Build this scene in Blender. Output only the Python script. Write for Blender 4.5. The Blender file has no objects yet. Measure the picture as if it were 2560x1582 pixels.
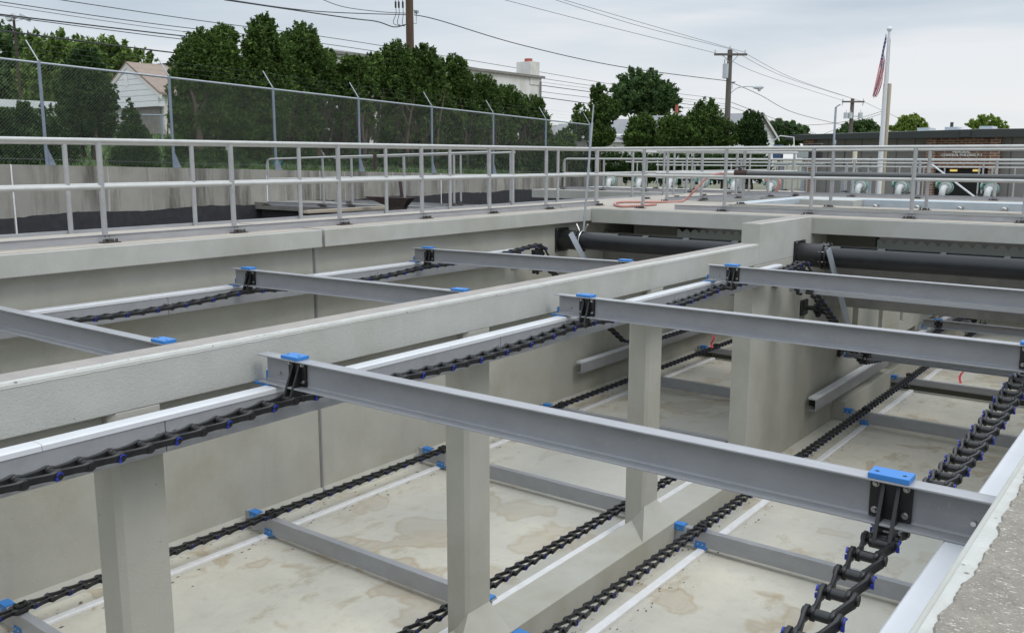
import bpy, math, random
import numpy as np
from mathutils import Vector, Matrix
random.seed(7); rng = np.random.default_rng(7)
sc = bpy.context.scene
col = sc.collection
PI = math.pi; R = math.radians

# ------------------------------------------------------------------ camera
FPX = 2291.145; YAW, PITCH, ROLL = R(37.1055), R(9.8217), R(0.0987)
_cy, _sy, _cp, _sp = math.cos(YAW), math.sin(YAW), math.cos(PITCH), math.sin(PITCH)
FW = Vector((-_sy*_cp, _cy*_cp, -_sp)); _r = Vector((_cy, _sy, 0)); _u = _r.cross(FW)
RT = math.cos(ROLL)*_r + math.sin(ROLL)*_u; UP = -math.sin(ROLL)*_r + math.cos(ROLL)*_u
def at(px, py, ax, val):
    """world point on the plane ax=val (ax 'x','y','z', or 'd' for distance ahead) seen at a place of the photograph"""
    d = FW + RT*((px-1280)/FPX) - UP*((py-791)/FPX)
    return d*val if ax == 'd' else d*(val/d['xyz'.index(ax)])
cam = bpy.data.cameras.new('camera'); cam.lens = 36*FPX/2560; cam.sensor_width = 36
cam.clip_end = 3000; cam.clip_start = 0.05
co = bpy.data.objects.new('camera', cam); col.objects.link(co); sc.camera = co
co.matrix_world = Matrix(((RT.x, UP.x, -FW.x, 0), (RT.y, UP.y, -FW.y, 0), (RT.z, UP.z, -FW.z, 0), (0, 0, 0, 1)))

# ------------------------------------------------------------------ materials
def mat(name, c, rough=.7, metal=0, c2=None, nscale=4, amt=.5, bump=0, bscale=60, spec=.5, stretch=(1, 1, 1), detail=6, lo=.35, hi=.65, extra=None, coat=0):
    m = bpy.data.materials.new(name); m.use_nodes = True
    nt = m.node_tree; N = nt.nodes; L = nt.links
    b = N['Principled BSDF']; b.inputs['Roughness'].default_value = rough; b.inputs['Metallic'].default_value = metal
    b.inputs['Specular IOR Level'].default_value = spec
    c = tuple(c)+(1,) if len(c) == 3 else c
    tc = N.new('ShaderNodeTexCoord'); mp = N.new('ShaderNodeMapping'); mp.inputs['Scale'].default_value = stretch
    L.new(tc.outputs['Object'], mp.inputs['Vector'])
    last = None
    if c2:
        n = N.new('ShaderNodeTexNoise'); n.inputs['Scale'].default_value = nscale; n.inputs['Detail'].default_value = detail; n.inputs['Roughness'].default_value = .65
        L.new(mp.outputs[0], n.inputs['Vector'])
        r = N.new('ShaderNodeValToRGB'); r.color_ramp.elements[0].position = lo; r.color_ramp.elements[1].position = hi
        r.color_ramp.elements[0].color = c; r.color_ramp.elements[1].color = tuple(c2)+(1,)
        L.new(n.outputs[0], r.inputs[0]); last = r.outputs[0]
    if extra: last = extra(nt, mp.outputs[0], tc.outputs['Object'], last, c)
    if last is not None: L.new(last, b.inputs['Base Color'])
    else: b.inputs['Base Color'].default_value = c
    if bump:
        n = N.new('ShaderNodeTexNoise'); n.inputs['Scale'].default_value = bscale; n.inputs['Detail'].default_value = 4
        L.new(tc.outputs['Object'], n.inputs['Vector'])
        bp = N.new('ShaderNodeBump'); bp.inputs['Strength'].default_value = bump; bp.inputs['Distance'].default_value = .01
        L.new(n.outputs[0], bp.inputs['Height']); L.new(bp.outputs[0], b.inputs['Normal'])
    return m
def mixc(nt, a, bcol, fac, mode='MIX'):
    mx = nt.nodes.new('ShaderNodeMix'); mx.data_type = 'RGBA'; mx.blend_type = mode
    for sock, v in ((mx.inputs[6], a), (mx.inputs[7], bcol), (mx.inputs[0], fac)):
        if isinstance(v, (int, float)): sock.default_value = v
        elif isinstance(v, tuple): sock.default_value = v if len(v) == 4 else v+(1,)
        else: nt.links.new(v, sock)
    return mx.outputs[2]
def noise(nt, vec, scale, detail=5, rough=.6, sc3=None, dist=0):
    n = nt.nodes.new('ShaderNodeTexNoise'); n.inputs['Scale'].default_value = scale; n.inputs['Detail'].default_value = detail
    n.inputs['Roughness'].default_value = rough; n.inputs['Distortion'].default_value = dist
    if sc3:
        mp = nt.nodes.new('ShaderNodeMapping'); mp.inputs['Scale'].default_value = sc3; nt.links.new(vec, mp.inputs['Vector']); vec = mp.outputs[0]
    nt.links.new(vec, n.inputs['Vector']); return n.outputs[0]
def ramp(nt, v, pts):
    r = nt.nodes.new('ShaderNodeValToRGB'); e = r.color_ramp.elements
    while len(e) < len(pts): e.new(.5)
    for el, (p, c) in zip(e, pts):
        el.position = p; el.color = (c, c, c, 1) if isinstance(c, (int, float)) else tuple(c)+(1,)
    nt.links.new(v, r.inputs[0]); return r.outputs[0]

def ex_floor(nt, v, o, last, c):
    a = noise(nt, o, 1.25, 3.5, .5, dist=.35)
    blot = ramp(nt, a, [(.575, 0), (.612, .6), (.65, .3), (.75, .5)])
    x = mixc(nt, last, (.36, .26, .145), blot)
    e = noise(nt, o, 2.6, 5, .7, sc3=(1, .45, 1))
    x = mixc(nt, x, (.36, .29, .185), ramp(nt, e, [(.56, 0), (.66, .6)]))
    k_ = noise(nt, o, 7, 5, .75)
    x = mixc(nt, x, (.40, .38, .32), ramp(nt, k_, [(.52, 0), (.68, .35)]))
    f = noise(nt, o, 18, 4, .7)
    x = mixc(nt, x, (.2, .18, .13), ramp(nt, f, [(.68, 0), (.76, .4)]))
    g = noise(nt, o, .35, 3, .5)
    return mixc(nt, x, (.42, .42, .39), ramp(nt, g, [(.45, 0), (.65, .6)]))
def ex_streak(nt, v, o, last, c):
    a = noise(nt, o, 1, 6, .7, sc3=(2.2, 2.2, .28))
    x = mixc(nt, last, (.075, .07, .06), ramp(nt, a, [(.46, 0), (.62, .85)]))
    b = noise(nt, o, 1, 4, .6, sc3=(5, 5, .12))
    x = mixc(nt, x, (.6, .6, .58), ramp(nt, b, [(.63, 0), (.68, .85)]))
    d = noise(nt, o, .35, 3, .5)
    return mixc(nt, x, (.27, .26, .235), ramp(nt, d, [(.42, 0), (.62, .55)]))
def ex_drips(nt, v, o, last, c):
    a = noise(nt, o, 1, 5, .65, sc3=(2.5, 2.5, .35))
    x = mixc(nt, last, tuple(k*.86 for k in c[:3]), ramp(nt, a, [(.54, 0), (.74, .5)]))
    f = noise(nt, o, 35, 3, .6)
    x = mixc(nt, x, tuple(k*1.12 for k in c[:3]), ramp(nt, f, [(.6, 0), (.72, .5)]))
    g = noise(nt, o, .8, 5, .6)
    x = mixc(nt, x, tuple(k*q for k, q in zip(c[:3], (.84, .82, .74))), ramp(nt, g, [(.48, 0), (.68, .7)]))
    vo = nt.nodes.new('ShaderNodeTexVoronoi'); vo.inputs['Scale'].default_value = 6; nt.links.new(o, vo.inputs['Vector'])
    return mixc(nt, x, tuple(k*.35 for k in c[:3]), ramp(nt, vo.outputs['Distance'], [(.022, .6), (.04, 0)]))
def ex_scuff(nt, v, o, last, c):
    a = noise(nt, o, 1, 3, .75, sc3=(.8, 26, 26))
    x = mixc(nt, last, (.42, .42, .43), ramp(nt, a, [(.65, 0), (.69, .5)]))
    b = noise(nt, o, 1.4, 5, .65, sc3=(1, 3, 3))
    x = mixc(nt, x, (.22, .22, .23), ramp(nt, b, [(.5, 0), (.72, .5)]))
    d = noise(nt, o, 30, 3, .7)
    return mixc(nt, x, (.40, .39, .36), ramp(nt, d, [(.61, 0), (.72, .45)]))
def ex_pits(nt, v, o, last, c):
    vo = nt.nodes.new('ShaderNodeTexVoronoi'); vo.inputs['Scale'].default_value = 11; nt.links.new(o, vo.inputs['Vector'])
    x = mixc(nt, last, (.12, .11, .095), ramp(nt, vo.outputs['Distance'], [(.07, .9), (.12, 0)]))
    a = noise(nt, o, 16, 4, .7)
    return mixc(nt, x, (.36, .35, .32), ramp(nt, a, [(.58, 0), (.7, .7)]))
def ex_agg(nt, v, o, last, c):
    vo = nt.nodes.new('ShaderNodeTexVoronoi'); vo.inputs['Scale'].default_value = 70; nt.links.new(o, vo.inputs['Vector'])
    f = noise(nt, o, 55, 3, .8, sc3=(1, 2.4, 1))
    x = mixc(nt, last, (.62, .6, .55), ramp(nt, f, [(.60, 0), (.64, .9)]))
    g = noise(nt, o, 26, 4, .7)
    x = mixc(nt, x, (.13, .115, .1), ramp(nt, g, [(.62, 0), (.72, .8)]))
    return mixc(nt, x, (.3, .27, .23), ramp(nt, vo.outputs['Distance'], [(.1, .25), (.35, 0)]))
def ex_brick(nt, v, o, last, c):
    sx = nt.nodes.new('ShaderNodeSeparateXYZ'); nt.links.new(o, sx.inputs[0])
    ad = nt.nodes.new('ShaderNodeMath'); ad.operation = 'ADD'; nt.links.new(sx.outputs[0], ad.inputs[0]); nt.links.new(sx.outputs[1], ad.inputs[1])
    cb = nt.nodes.new('ShaderNodeCombineXYZ'); nt.links.new(ad.outputs[0], cb.inputs[0]); nt.links.new(sx.outputs[2], cb.inputs[1])
    bk = nt.nodes.new('ShaderNodeTexBrick'); nt.links.new(cb.outputs[0], bk.inputs['Vector'])
    bk.inputs['Color1'].default_value = (.24, .115, .08, 1); bk.inputs['Color2'].default_value = (.15, .078, .056, 1); bk.inputs['Mortar'].default_value = (.42, .36, .3, 1)
    bk.inputs['Scale'].default_value = 1; bk.inputs['Brick Width'].default_value = .26; bk.inputs['Row Height'].default_value = .088; bk.inputs['Mortar Size'].default_value = .012
    return bk.outputs[0]
def ex_lines(axis, period, dark, width=.1):
    def f(nt, v, o, last, c):
        sx = nt.nodes.new('ShaderNodeSeparateXYZ'); nt.links.new(o, sx.inputs[0])
        m = nt.nodes.new('ShaderNodeMath'); m.operation = 'MODULO'
        ad = nt.nodes.new('ShaderNodeMath'); ad.operation = 'ADD'; ad.inputs[1].default_value = 1000*period
        nt.links.new(sx.outputs[axis], ad.inputs[0]); nt.links.new(ad.outputs[0], m.inputs[0]); m.inputs[1].default_value = period
        dv = nt.nodes.new('ShaderNodeMath'); dv.operation = 'DIVIDE'; nt.links.new(m.outputs[0], dv.inputs[0]); dv.inputs[1].default_value = period
        return mixc(nt, last if last is not None else c, dark, ramp(nt, dv.outputs[0], [(0, 1), (width, 1), (width+.02, 0)]))
    return f

M = {}
M['conc'] = mat('tank_concrete', (.40, .40, .37), .85, c2=(.44, .44, .415), nscale=3, bump=.35, bscale=90, extra=ex_drips)
M['conc_in'] = mat('coated_tank_wall', (.385, .375, .33), .8, c2=(.43, .42, .37), nscale=1.2, bump=.3, bscale=70, extra=ex_drips)
M['conc_lt'] = mat('trowelled_edge', (.50, .50, .475), .8, c2=(.42, .42, .39), nscale=9, bump=.5, bscale=60, extra=ex_pits)
M['sealant'] = mat('grey_sealant', (.24, .24, .25), .6)
M['conc_top'] = mat('wall_top', (.34, .31, .285), .9, c2=(.28, .26, .24), nscale=6, bump=.4, bscale=80)
M['deck'] = mat('walkway_concrete', (.40, .355, .30), .9, c2=(.35, .32, .28), nscale=2.5, bump=.3)
M['floor'] = mat('tank_floor', (.585, .55, .46), .85, c2=(.52, .49, .41), nscale=2.2, bump=.15, bscale=40, extra=ex_floor)
M['agg'] = mat('exposed_aggregate', (.275, .25, .21), .95, c2=(.21, .19, .16), nscale=14, bump=1, bscale=90, extra=ex_agg)
M['oldwall'] = mat('weathered_concrete', (.34, .325, .29), .9, c2=(.27, .255, .225), nscale=1.8, bump=.4, bscale=30, extra=ex_streak)
M['tar'] = mat('dark_coating', (.022, .022, .026), .75, c2=(.035, .035, .04), nscale=7, bump=.2, bscale=30)
M['darkwater'] = mat('dark_tank', (.02, .02, .018), .4)
M['weirconc'] = mat('trough_concrete', (.24, .23, .205), .85, c2=(.17, .165, .15), nscale=3, bump=.3)
M['bluewall'] = mat('pale_blue_concrete', (.40, .45, .49), .8, c2=(.48, .51, .53), nscale=2, bump=.2)
M['frp'] = mat('grey_fibreglass', (.285, .29, .305), .30, c2=(.315, .32, .335), nscale=5, bump=.04, bscale=20, spec=.7, extra=ex_scuff)
M['frp_floor'] = mat('grey_fibreglass_dusty', (.28, .28, .29), .6, c2=(.29, .285, .285), nscale=5)
M['white'] = mat('white_wear_strip', (.66, .67, .69), .35, c2=(.61, .62, .64), nscale=3)
M['strip'] = mat('floor_wear_strip', (.80, .80, .82), .4, c2=(.72, .71, .70), nscale=8)
M['blue'] = mat('blue_wear_shoe', (.03, .18, .52), .5, c2=(.04, .2, .5), nscale=12)
M['clip'] = mat('blue_clip', (.018, .035, .32), .45)
M['black'] = mat('black_plastic', (.012, .012, .013), .38, c2=(.02, .02, .021), nscale=20)
M['chainm'] = mat('chain_plastic', (.009, .009, .010), .40, c2=(.017, .017, .018), nscale=25)
M['pipe'] = mat('black_scum_pipe', (.009, .010, .012), .33, c2=(.014, .016, .019), nscale=4)
M['steel'] = mat('stainless_steel', (.62, .6, .58), .3, metal=1)
M['galv'] = mat('galvanised_steel', (.42, .45, .49), .45, metal=.5, c2=(.36, .39, .43), nscale=10)
M['galvb'] = mat('blue_grey_fence_post', (.22, .27, .35), .5, metal=.3, c2=(.27, .31, .38), nscale=6)
M['wire'] = mat('fence_wire', (.17, .185, .175), .5, metal=.4)
M['alu'] = mat('aluminium_rail', (.50, .50, .48), .42, metal=.3, c2=(.44, .44, .425), nscale=8)
M['alup'] = mat('aluminium_post', (.40, .40, .40), .5, metal=.3, c2=(.34, .34, .345), nscale=9)
M['toe'] = mat('aluminium_toe_board', (.40, .40, .415), .5, metal=.2, c2=(.33, .33, .345), nscale=3, stretch=(1, 1, 5))
M['brown'] = mat('dark_anchor_plate', (.07, .06, .055), .6, metal=.3)
M['rust'] = mat('rusty_steel', (.025, .018, .016), .8, c2=(.06, .035, .028), nscale=6)
M['wood'] = mat('pole_wood', (.115, .065, .04), .9, c2=(.07, .045, .032), nscale=12, stretch=(1, 1, .1))
M['woodg'] = mat('grey_pole_wood', (.13, .115, .10), .9, c2=(.09, .08, .07), nscale=12, stretch=(1, 1, .1))
M['tan'] = mat('tan_post', (.42, .36, .28), .8)
M['cable'] = mat('overhead_cable', (.03, .028, .03), .6)
M['cablel'] = mat('thin_overhead_cable', (.16, .15, .17), .6)
M['trans'] = mat('grey_transformer', (.48, .51, .53), .5)
M['hose'] = mat('pink_hose', (.42, .19, .165), .55, c2=(.5, .25, .215), nscale=5)
M['blackpipe'] = mat('charcoal_pipe', (.09, .095, .095), .5)
M['vgreen'] = mat('green_painted_casting', (.12, .27, .22), .5, c2=(.22, .34, .29), nscale=14)
M['vwhite'] = mat('white_painted_elbow', (.50, .51, .51), .5, c2=(.36, .38, .37), nscale=10)
M['siding'] = mat('grey_siding', (.25, .24, .23), .7, extra=ex_lines(0, .62, (.12, .115, .11), .06))
M['fascia'] = mat('dark_roof_edge', (.03, .035, .034), .5)
M['roofwhite'] = mat('pale_gravel_roof', (.5, .5, .5), .9)
M['brick'] = mat('red_brick', (.2, .08, .05), .9, extra=ex_brick)
M['dark'] = mat('dark_interior', (.01, .01, .01), .8)
M['letter'] = mat('white_letters', (.8, .8, .78), .5)
M['wsiding'] = mat('white_clapboard', (.74, .75, .76), .7, extra=ex_lines(2, .22, (.42, .43, .45), .12))
M['wwall'] = mat('white_render', (.60, .58, .55), .85, c2=(.68, .67, .65), nscale=1.5, extra=ex_drips)
M['shingle'] = mat('brown_shingle', (.25, .195, .16), .9, c2=(.31, .245, .205), nscale=9)
M['greyroof'] = mat('grey_shingle', (.21, .215, .225), .9, c2=(.26, .26, .27), nscale=7)
M['skylight'] = mat('pale_blue_skylight', (.36, .42, .47), .3)
M['grass'] = mat('grass', (.05, .09, .018), .95, c2=(.08, .13, .03), nscale=6, bump=1, bscale=50)
M['ground'] = mat('ground', (.12, .13, .08), .95, c2=(.20, .19, .14), nscale=.6, bump=.3)
M['teal'] = mat('teal_paint', (.03, .17, .17), .4)
M['carpaint'] = mat('pale_car_paint', (.5, .52, .54), .35)
M['cardark'] = mat('car_glass', (.02, .02, .025), .15)
M['tyre'] = mat('tyre_rubber', (.015, .015, .015), .8)
M['bark'] = mat('bark', (.10, .075, .055), .95, c2=(.06, .045, .035), nscale=15)
M['bluebox'] = mat('navy_panel', (.04, .07, .14), .5)
M['cream'] = mat('cream_casing', (.6, .56, .42), .6)
M['grating'] = mat('galvanised_plate', (.34, .37, .36), .6, metal=.3)
M['tape'] = mat('pink_tape', (.85, .08, .12), .5)
M['silt'] = mat('dry_silt', (.16, .12, .075), .95, c2=(.09, .07, .05), nscale=8)
M['weirdark'] = mat('darkened_trough_concrete', (.12, .115, .10), .9)  # trough concrete darkened so the weir gap filler does not look lit
M['redcap'] = mat('red_flue', (.35, .08, .05), .7)
def leafmat(name, c1, c2, c3):
    m = bpy.data.materials.new(name); m.use_nodes = True; nt = m.node_tree; b = nt.nodes['Principled BSDF']
    b.inputs['Roughness'].default_value = .65; b.inputs['Specular IOR Level'].default_value = .25
    g = nt.nodes.new('ShaderNodeNewGeometry'); tc = nt.nodes.new('ShaderNodeTexCoord')
    x = ramp(nt, g.outputs['Random Per Island'], [(0, c1), (.55, c2), (1, c3)])
    n = noise(nt, tc.outputs['Object'], .9, 3, .6)
    x = mixc(nt, x, c1, ramp(nt, n, [(.42, 0), (.66, .75)]))
    nt.links.new(x, b.inputs['Base Color'])
    tr = nt.nodes.new('ShaderNodeBsdfTranslucent'); nt.links.new(x, tr.inputs['Color'])
    ms = nt.nodes.new('ShaderNodeMixShader'); ms.inputs[0].default_value = .32
    nt.links.new(b.outputs[0], ms.inputs[1]); nt.links.new(tr.outputs[0], ms.inputs[2])
    nt.links.new(ms.outputs[0], nt.nodes['Material Output'].inputs['Surface']); return m
M['cedar'] = leafmat('cedar_foliage', (.03, .058, .013), (.085, .155, .03), (.19, .29, .065))
M['cedard'] = leafmat('dark_cedar_foliage', (.018, .042, .012), (.045, .095, .022), (.10, .175, .038))
M['leafg'] = leafmat('green_foliage', (.035, .07, .024), (.085, .155, .048), (.15, .24, .075))
M['leafl'] = leafmat('light_foliage', (.06, .10, .022), (.15, .24, .055), (.26, .37, .10))
M['leafy'] = leafmat('yellow_green_foliage', (.12, .18, .03), (.22, .32, .06), (.34, .44, .11))

# ------------------------------------------------------------------ mesh builder
class MB:
    def __init__(s): s.v = []; s.f = []; s.s = []; s.m = []; s.mats = []
    def mi(s, m):
        if m not in s.mats: s.mats.append(m)
        return s.mats.index(m)
    def add(s, vs, fs, m=None, smooth=False):
        o = len(s.v); s.v += [tuple(v) for v in vs]; k = s.mi(m) if m else 0
        for f in fs: s.f.append(tuple(o+i for i in f)); s.s.append(smooth); s.m.append(k)
    def box(s, x0, x1, y0, y1, z0, z1, m=None, mx=None):
        vs = [Vector((x, y, z)) for z in (z0, z1) for y in (y0, y1) for x in (x0, x1)]
        if mx: vs = [mx @ v for v in vs]
        s.add(vs, [(0, 2, 3, 1), (4, 5, 7, 6), (0, 1, 5, 4), (2, 6, 7, 3), (0, 4, 6, 2), (1, 3, 7, 5)], m); return s
    def cyl(s, p0, p1, r0, r1=None, n=12, m=None, caps=True):
        r1 = r0 if r1 is None else r1; p0 = Vector(p0); p1 = Vector(p1); d = (p1-p0).normalized()
        a = d.orthogonal().normalized(); b = d.cross(a)
        vs = [p0+(a*math.cos(t)+b*math.sin(t))*r0 for t in [2*PI*i/n for i in range(n)]]+[p1+(a*math.cos(t)+b*math.sin(t))*r1 for t in [2*PI*i/n for i in range(n)]]
        s.add(vs, [(i, (i+1) % n, n+(i+1) % n, n+i) for i in range(n)], m, True)
        if caps:
            o = len(s.v); s.add(vs[:n], [tuple(range(n))[::-1]], m); s.add(vs[n:], [tuple(range(n))], m)
        return s
    def tube(s, pts, r, n=8, m=None, caps=True):
        pts = [Vector(p) for p in pts]; rings = []
        up = Vector((0, 0, 1)); prev = None
        for i, p in enumerate(pts):
            d = (pts[min(i+1, len(pts)-1)]-pts[max(i-1, 0)]).normalized()
            a = d.orthogonal().normalized() if prev is None else (prev-d*prev.dot(d)).normalized()
            prev = a; b = d.cross(a); rr = r[i] if isinstance(r, (list, tuple)) else r
            rings.append([p+(a*math.cos(t)+b*math.sin(t))*rr for t in [2*PI*k/n for k in range(n)]])
        vs = [v for q in rings for v in q]; fs = []
        for i in range(len(pts)-1):
            for k in range(n): fs.append((i*n+k, i*n+(k+1) % n, (i+1)*n+(k+1) % n, (i+1)*n+k))
        s.add(vs, fs, m, True)
        if caps: s.add(rings[0], [tuple(range(n))[::-1]], m); s.add(rings[-1], [tuple(range(n))], m)
        return s
    def prism(s, poly, axis, a, b, m=None):
        """poly: 2D points in the two other axes (in xyz order), extruded along axis from a to b"""
        def P(q, t):
            if axis == 'x': return (t, q[0], q[1])
            if axis == 'y': return (q[0], t, q[1])
            return (q[0], q[1], t)
        n = len(poly); vs = [P(q, a) for q in poly]+[P(q, b) for q in poly]
        s.add(vs, [(i, (i+1) % n, n+(i+1) % n, n+i) for i in range(n)]+[tuple(range(n))[::-1], tuple(range(n, 2*n))], m); return s
    def mesh(s, name, m=None):
        me = bpy.data.meshes.new(name); me.from_pydata(s.v, [], s.f)
        ms = [M[k] if isinstance(k, str) else k for k in s.mats] or [M[m]]
        if m and not s.mats: ms = [M[m]]
        for k in ms: me.materials.append(k)
        me.polygons.foreach_set('use_smooth', s.s)
        if s.mats: me.polygons.foreach_set('material_index', s.m)
        import bmesh
        bm = bmesh.new(); bm.from_mesh(me); bmesh.ops.recalc_face_normals(bm, faces=bm.faces); bm.to_mesh(me); bm.free()
        return me
    def build(s, name, m=None, parent=None, bevel=0):
        o = bpy.data.objects.new(name, s.mesh(name, m)); col.objects.link(o)
        if parent: o.parent = parent
        if bevel:
            bv = o.modifiers.new('bevel', 'BEVEL'); bv.width = bevel; bv.segments = 2; bv.limit_method = 'ANGLE'
        return o
def tag(o, label=None, cat=None, group=None, kind=None):
    if label: o['label'] = label
    if cat: o['category'] = cat
    if group: o['group'] = group
    if kind: o['kind'] = kind
    return o
def empty(name, loc=(0, 0, 0), rz=0, label=None, cat=None, group=None):
    o = bpy.data.objects.new(name, None); col.objects.link(o); o.location = loc; o.rotation_euler = (0, 0, rz)
    o.empty_display_size = .2
    return tag(o, label, cat, group)
def copy_tree(o, parent=None):
    c = o.copy(); col.objects.link(c)
    if parent: c.parent = parent
    for ch in list(o.children): copy_tree(ch, c)
    return c

# ------------------------------------------------------------------ levels
ZF = -4.28; ZD = -.86; ZT = -1.115; XL = -8.68; XR = -.47; XD0, XD1 = -4.92, -4.66; YE = 13.5
def struct(o): return tag(o, kind='structure')

# ground: one sheet round the tank complex
def gz(x, y):
    z = -1.3-.004*max(0, y-26)
    if x < -17.2:
        t = min(1, max(0, (-17.2-x)/13)); w = min(1, max(0, (36-y)/12))
        z = -.35*w+(1-w)*(-1.1)+t*1.25*w-.02*max(0, min(y, 30)-8)
        if -x > 60: z = max(z-(-x-60)*.01, -3)
    return z
gx = [-900, -400, -200, -120, -80, -60, -50, -44, -40, -36, -33, -30, -27, -25, -23, -21, -19.5, -18.3, -17.15, 3.0, 10, 30, 80, 200, 500]
gy = [-120, -50, -20, -8, -4, 0, 4, 8, 12, 15, 18, 21, 24, 26.2, 28, 31, 34, 37, 40, 45, 52, 60, 80, 120, 250, 500, 1200]
g = MB(); vs = [(x, y, gz(x, y)) for y in gy for x in gx]; fs = []
for j in range(len(gy)-1):
    for i in range(len(gx)-1):
        if gx[i] >= -17.2 and gx[i+1] <= 3.1 and gy[j] >= -8 and gy[j+1] <= 26.3: continue
        k = j*len(gx)+i; fs.append((k, k+1, k+len(gx)+1, k+len(gx)))
g.add(vs, fs, 'ground', True); struct(g.build('ground'))
# grass on the bank
g = MB(); nx, ny = 14, 20; vs = []
for j in range(ny+1):
    for i in range(nx+1):
        x = -17.3-i*1.1; y = 4+j*1.4; vs.append((x, y, gz(x, y)+.05+.05*rng.random()))
g.add(vs, [(j*(nx+1)+i, j*(nx+1)+i+1, (j+1)*(nx+1)+i+1, (j+1)*(nx+1)+i) for j in range(ny) for i in range(nx)], 'grass', True)
bl = MB()
vv = []; ff = []
for k in range(26000):
    x = -17.35-rng.random()*14; y = 5+rng.random()*24; z = gz(x, y)+.05; h = .08+.1*rng.random(); a = rng.random()*PI; w = .018
    dx, dy = math.cos(a)*w, math.sin(a)*w; lx, ly = (rng.random()-.5)*.08, (rng.random()-.5)*.08
    o = len(vv); vv += [(x-dx, y-dy, z), (x+dx, y+dy, z), (x+lx, y+ly, z+h)]; ff.append((o, o+1, o+2))
g.add(vv, ff, M['leafg'])
tag(g.build('grass'), 'green grass on the bank behind the chain link fence', 'grass', kind='stuff')

# tank floors
b = MB().box(XL-.3, .2, -3, 30, ZF-.3, ZF, 'floor'); struct(b.build('tank_floor'))

# ------------------------------------------------------------------ tank walls
w = MB().prism([(XL-.34, ZF), (XL+.12, ZF), (XL, ZF+.13), (XL, ZD-.213), (XL-.34, ZD-.213)], 'y', -3, 7.45)
w = w.build('tank_wall', 'conc_in'); tag(w, 'long coated side wall of the left tank below the left walkway, near length before the joint', 'wall')
w2 = MB().prism([(XL-.34, ZF), (XL+.12, ZF), (XL, ZF+.13), (XL, ZD-.213), (XL-.34, ZD-.213)], 'y', 7.475, 26)
w2 = w2.build('tank_wall', 'conc_in'); tag(w2, 'side wall of the left tank beyond the vertical joint, running on under the far crossing', 'wall')
j = MB().prism([(XL-.03, ZF), (XL+.13, ZF), (XL+.012, ZF+.13), (XL+.012, ZD-.22), (XL-.03, ZD-.22)], 'y', 7.4505, 7.4745); j.build('joint_strip', 'sealant', w2)
MB().box(XL-.03, XL+.006, 7.43, 7.4495, ZF+.13, ZD-.22).build('joint_sealant', 'weirconc', w2)

# divider wall: beam on columns with a curb, then a solid length
dv = empty('divider_wall', (0, 0, 0), label='concrete dividing wall between the two tanks, a long beam carried on square columns', cat='wall')
beam = MB(); ys = np.linspace(-2.5, 11.55, 60)
beam.box(XD0, XD1, -2.5, 11.55, -1.385, ZT)
beam.build('beam', 'conc', dv, .006)
for a_, c_ in ((-2.4, -.501), (-.199, 2.529), (2.831, 5.549), (5.851, 8.599), (8.901, 11.399)): MB().box(XD0+.01, -4.745, a_, c_, -1.60, -1.3855).build('recess', 'conc_in', dv)
MB().box(XD0+.004, XD1-.06, -2.5, 11.54, ZT, ZT+.004).build('top_surface', 'conc_top', dv)
# irregular trowelled band along the right edge
ed = MB(); yy = np.arange(-2.5, 11.54, .04); jit = .035+.018*rng.random(len(yy)); vs = []
sm = np.convolve(jit, np.ones(3)/3, 'same'); sm[0] = sm[-1] = .045
for y, q in zip(yy, sm): vs += [(XD1+.003, y, ZT-.018+.004*rng.random()), (XD1-.012, y, ZT+.008), (XD1-.02-q, y, ZT+.008), (XD1-.022-q, y, ZT+.0)]
n = len(yy); fs = []
for i in range(n-1):
    for k in range(3): fs.append((i*4+k, i*4+k+1, (i+1)*4+k+1, (i+1)*4+k))
ed.add(vs, fs, 'conc_lt'); ed.build('edge_band', None, dv)
for yc in (-.35, 2.68, 5.7, 8.75):
    c = MB(); ch = .035
    c.prism([(XD0+ch, yc-.15), (XD1-ch, yc-.15), (XD1, yc-.15+ch), (XD1, yc+.15), (XD0, yc+.15), (XD0, yc-.15+ch)], 'z', ZF, -1.386)
    c.build('column', 'conc_in', dv, .004)
    h = MB(); b0 = ZF+.268; h.add([(-4.815, yc-.152, b0), (-4.413, yc-.62, b0), (-4.413, yc+.14, b0), (-4.662, yc-.148, b0+.2), (-4.662, yc+.14, b0+.2), (-4.7, yc+.14, b0)],
                    [(0, 1, 3), (1, 2, 4, 3), (2, 5, 4), (0, 5, 2, 1), (0, 3, 4, 5)]); h.build('haunch', 'conc_in', dv)
MB().prism([(-4.84, ZF), (-4.42, ZF), (-4.41, ZF+.27), (-4.82, ZF+.27)], 'y', -2.5, 11.45).build('curb', 'conc_in', dv, .006)
MB().prism([(XD0, 11.4), (XD1, 11.4), (XD1, 15.0), (XD0, 15.0)], 'z', ZF, -1.386).build('solid_wall', 'conc_in', dv, .008)
MB().box(XD0, XD1, 11.551, 13.95, -1.385, ZD+.012).build('raised_end', 'conc', dv, .008)
MB().box(XD0+.01, XD1-.07, 11.56, 13.94, ZD+.012, ZD+.016).build('raised_end_top', 'conc_top', dv)
lowp = MB()
lowp.box(XD0, XD1, 15.002, 25, -3.45, -3.2)
for y0, y1 in ((15.01, 16.9), (17.5, 17.75), (18.7, 19), (20.2, 20.5), (22, 22.3)): lowp.box(XD0+.002, XD1-.002, y0, y1, -3.95, -3.45)
lowp.box(XD0-.1, XD1+.2, 15.004, 25, ZF, -3.95)
lowp.build('low_wall', 'conc_in', dv)

struct(MB().box(XL-.3, XR+.1, -1.75, -1.5, ZF, -1.0).build('near_end_wall', 'conc_in'))
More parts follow.
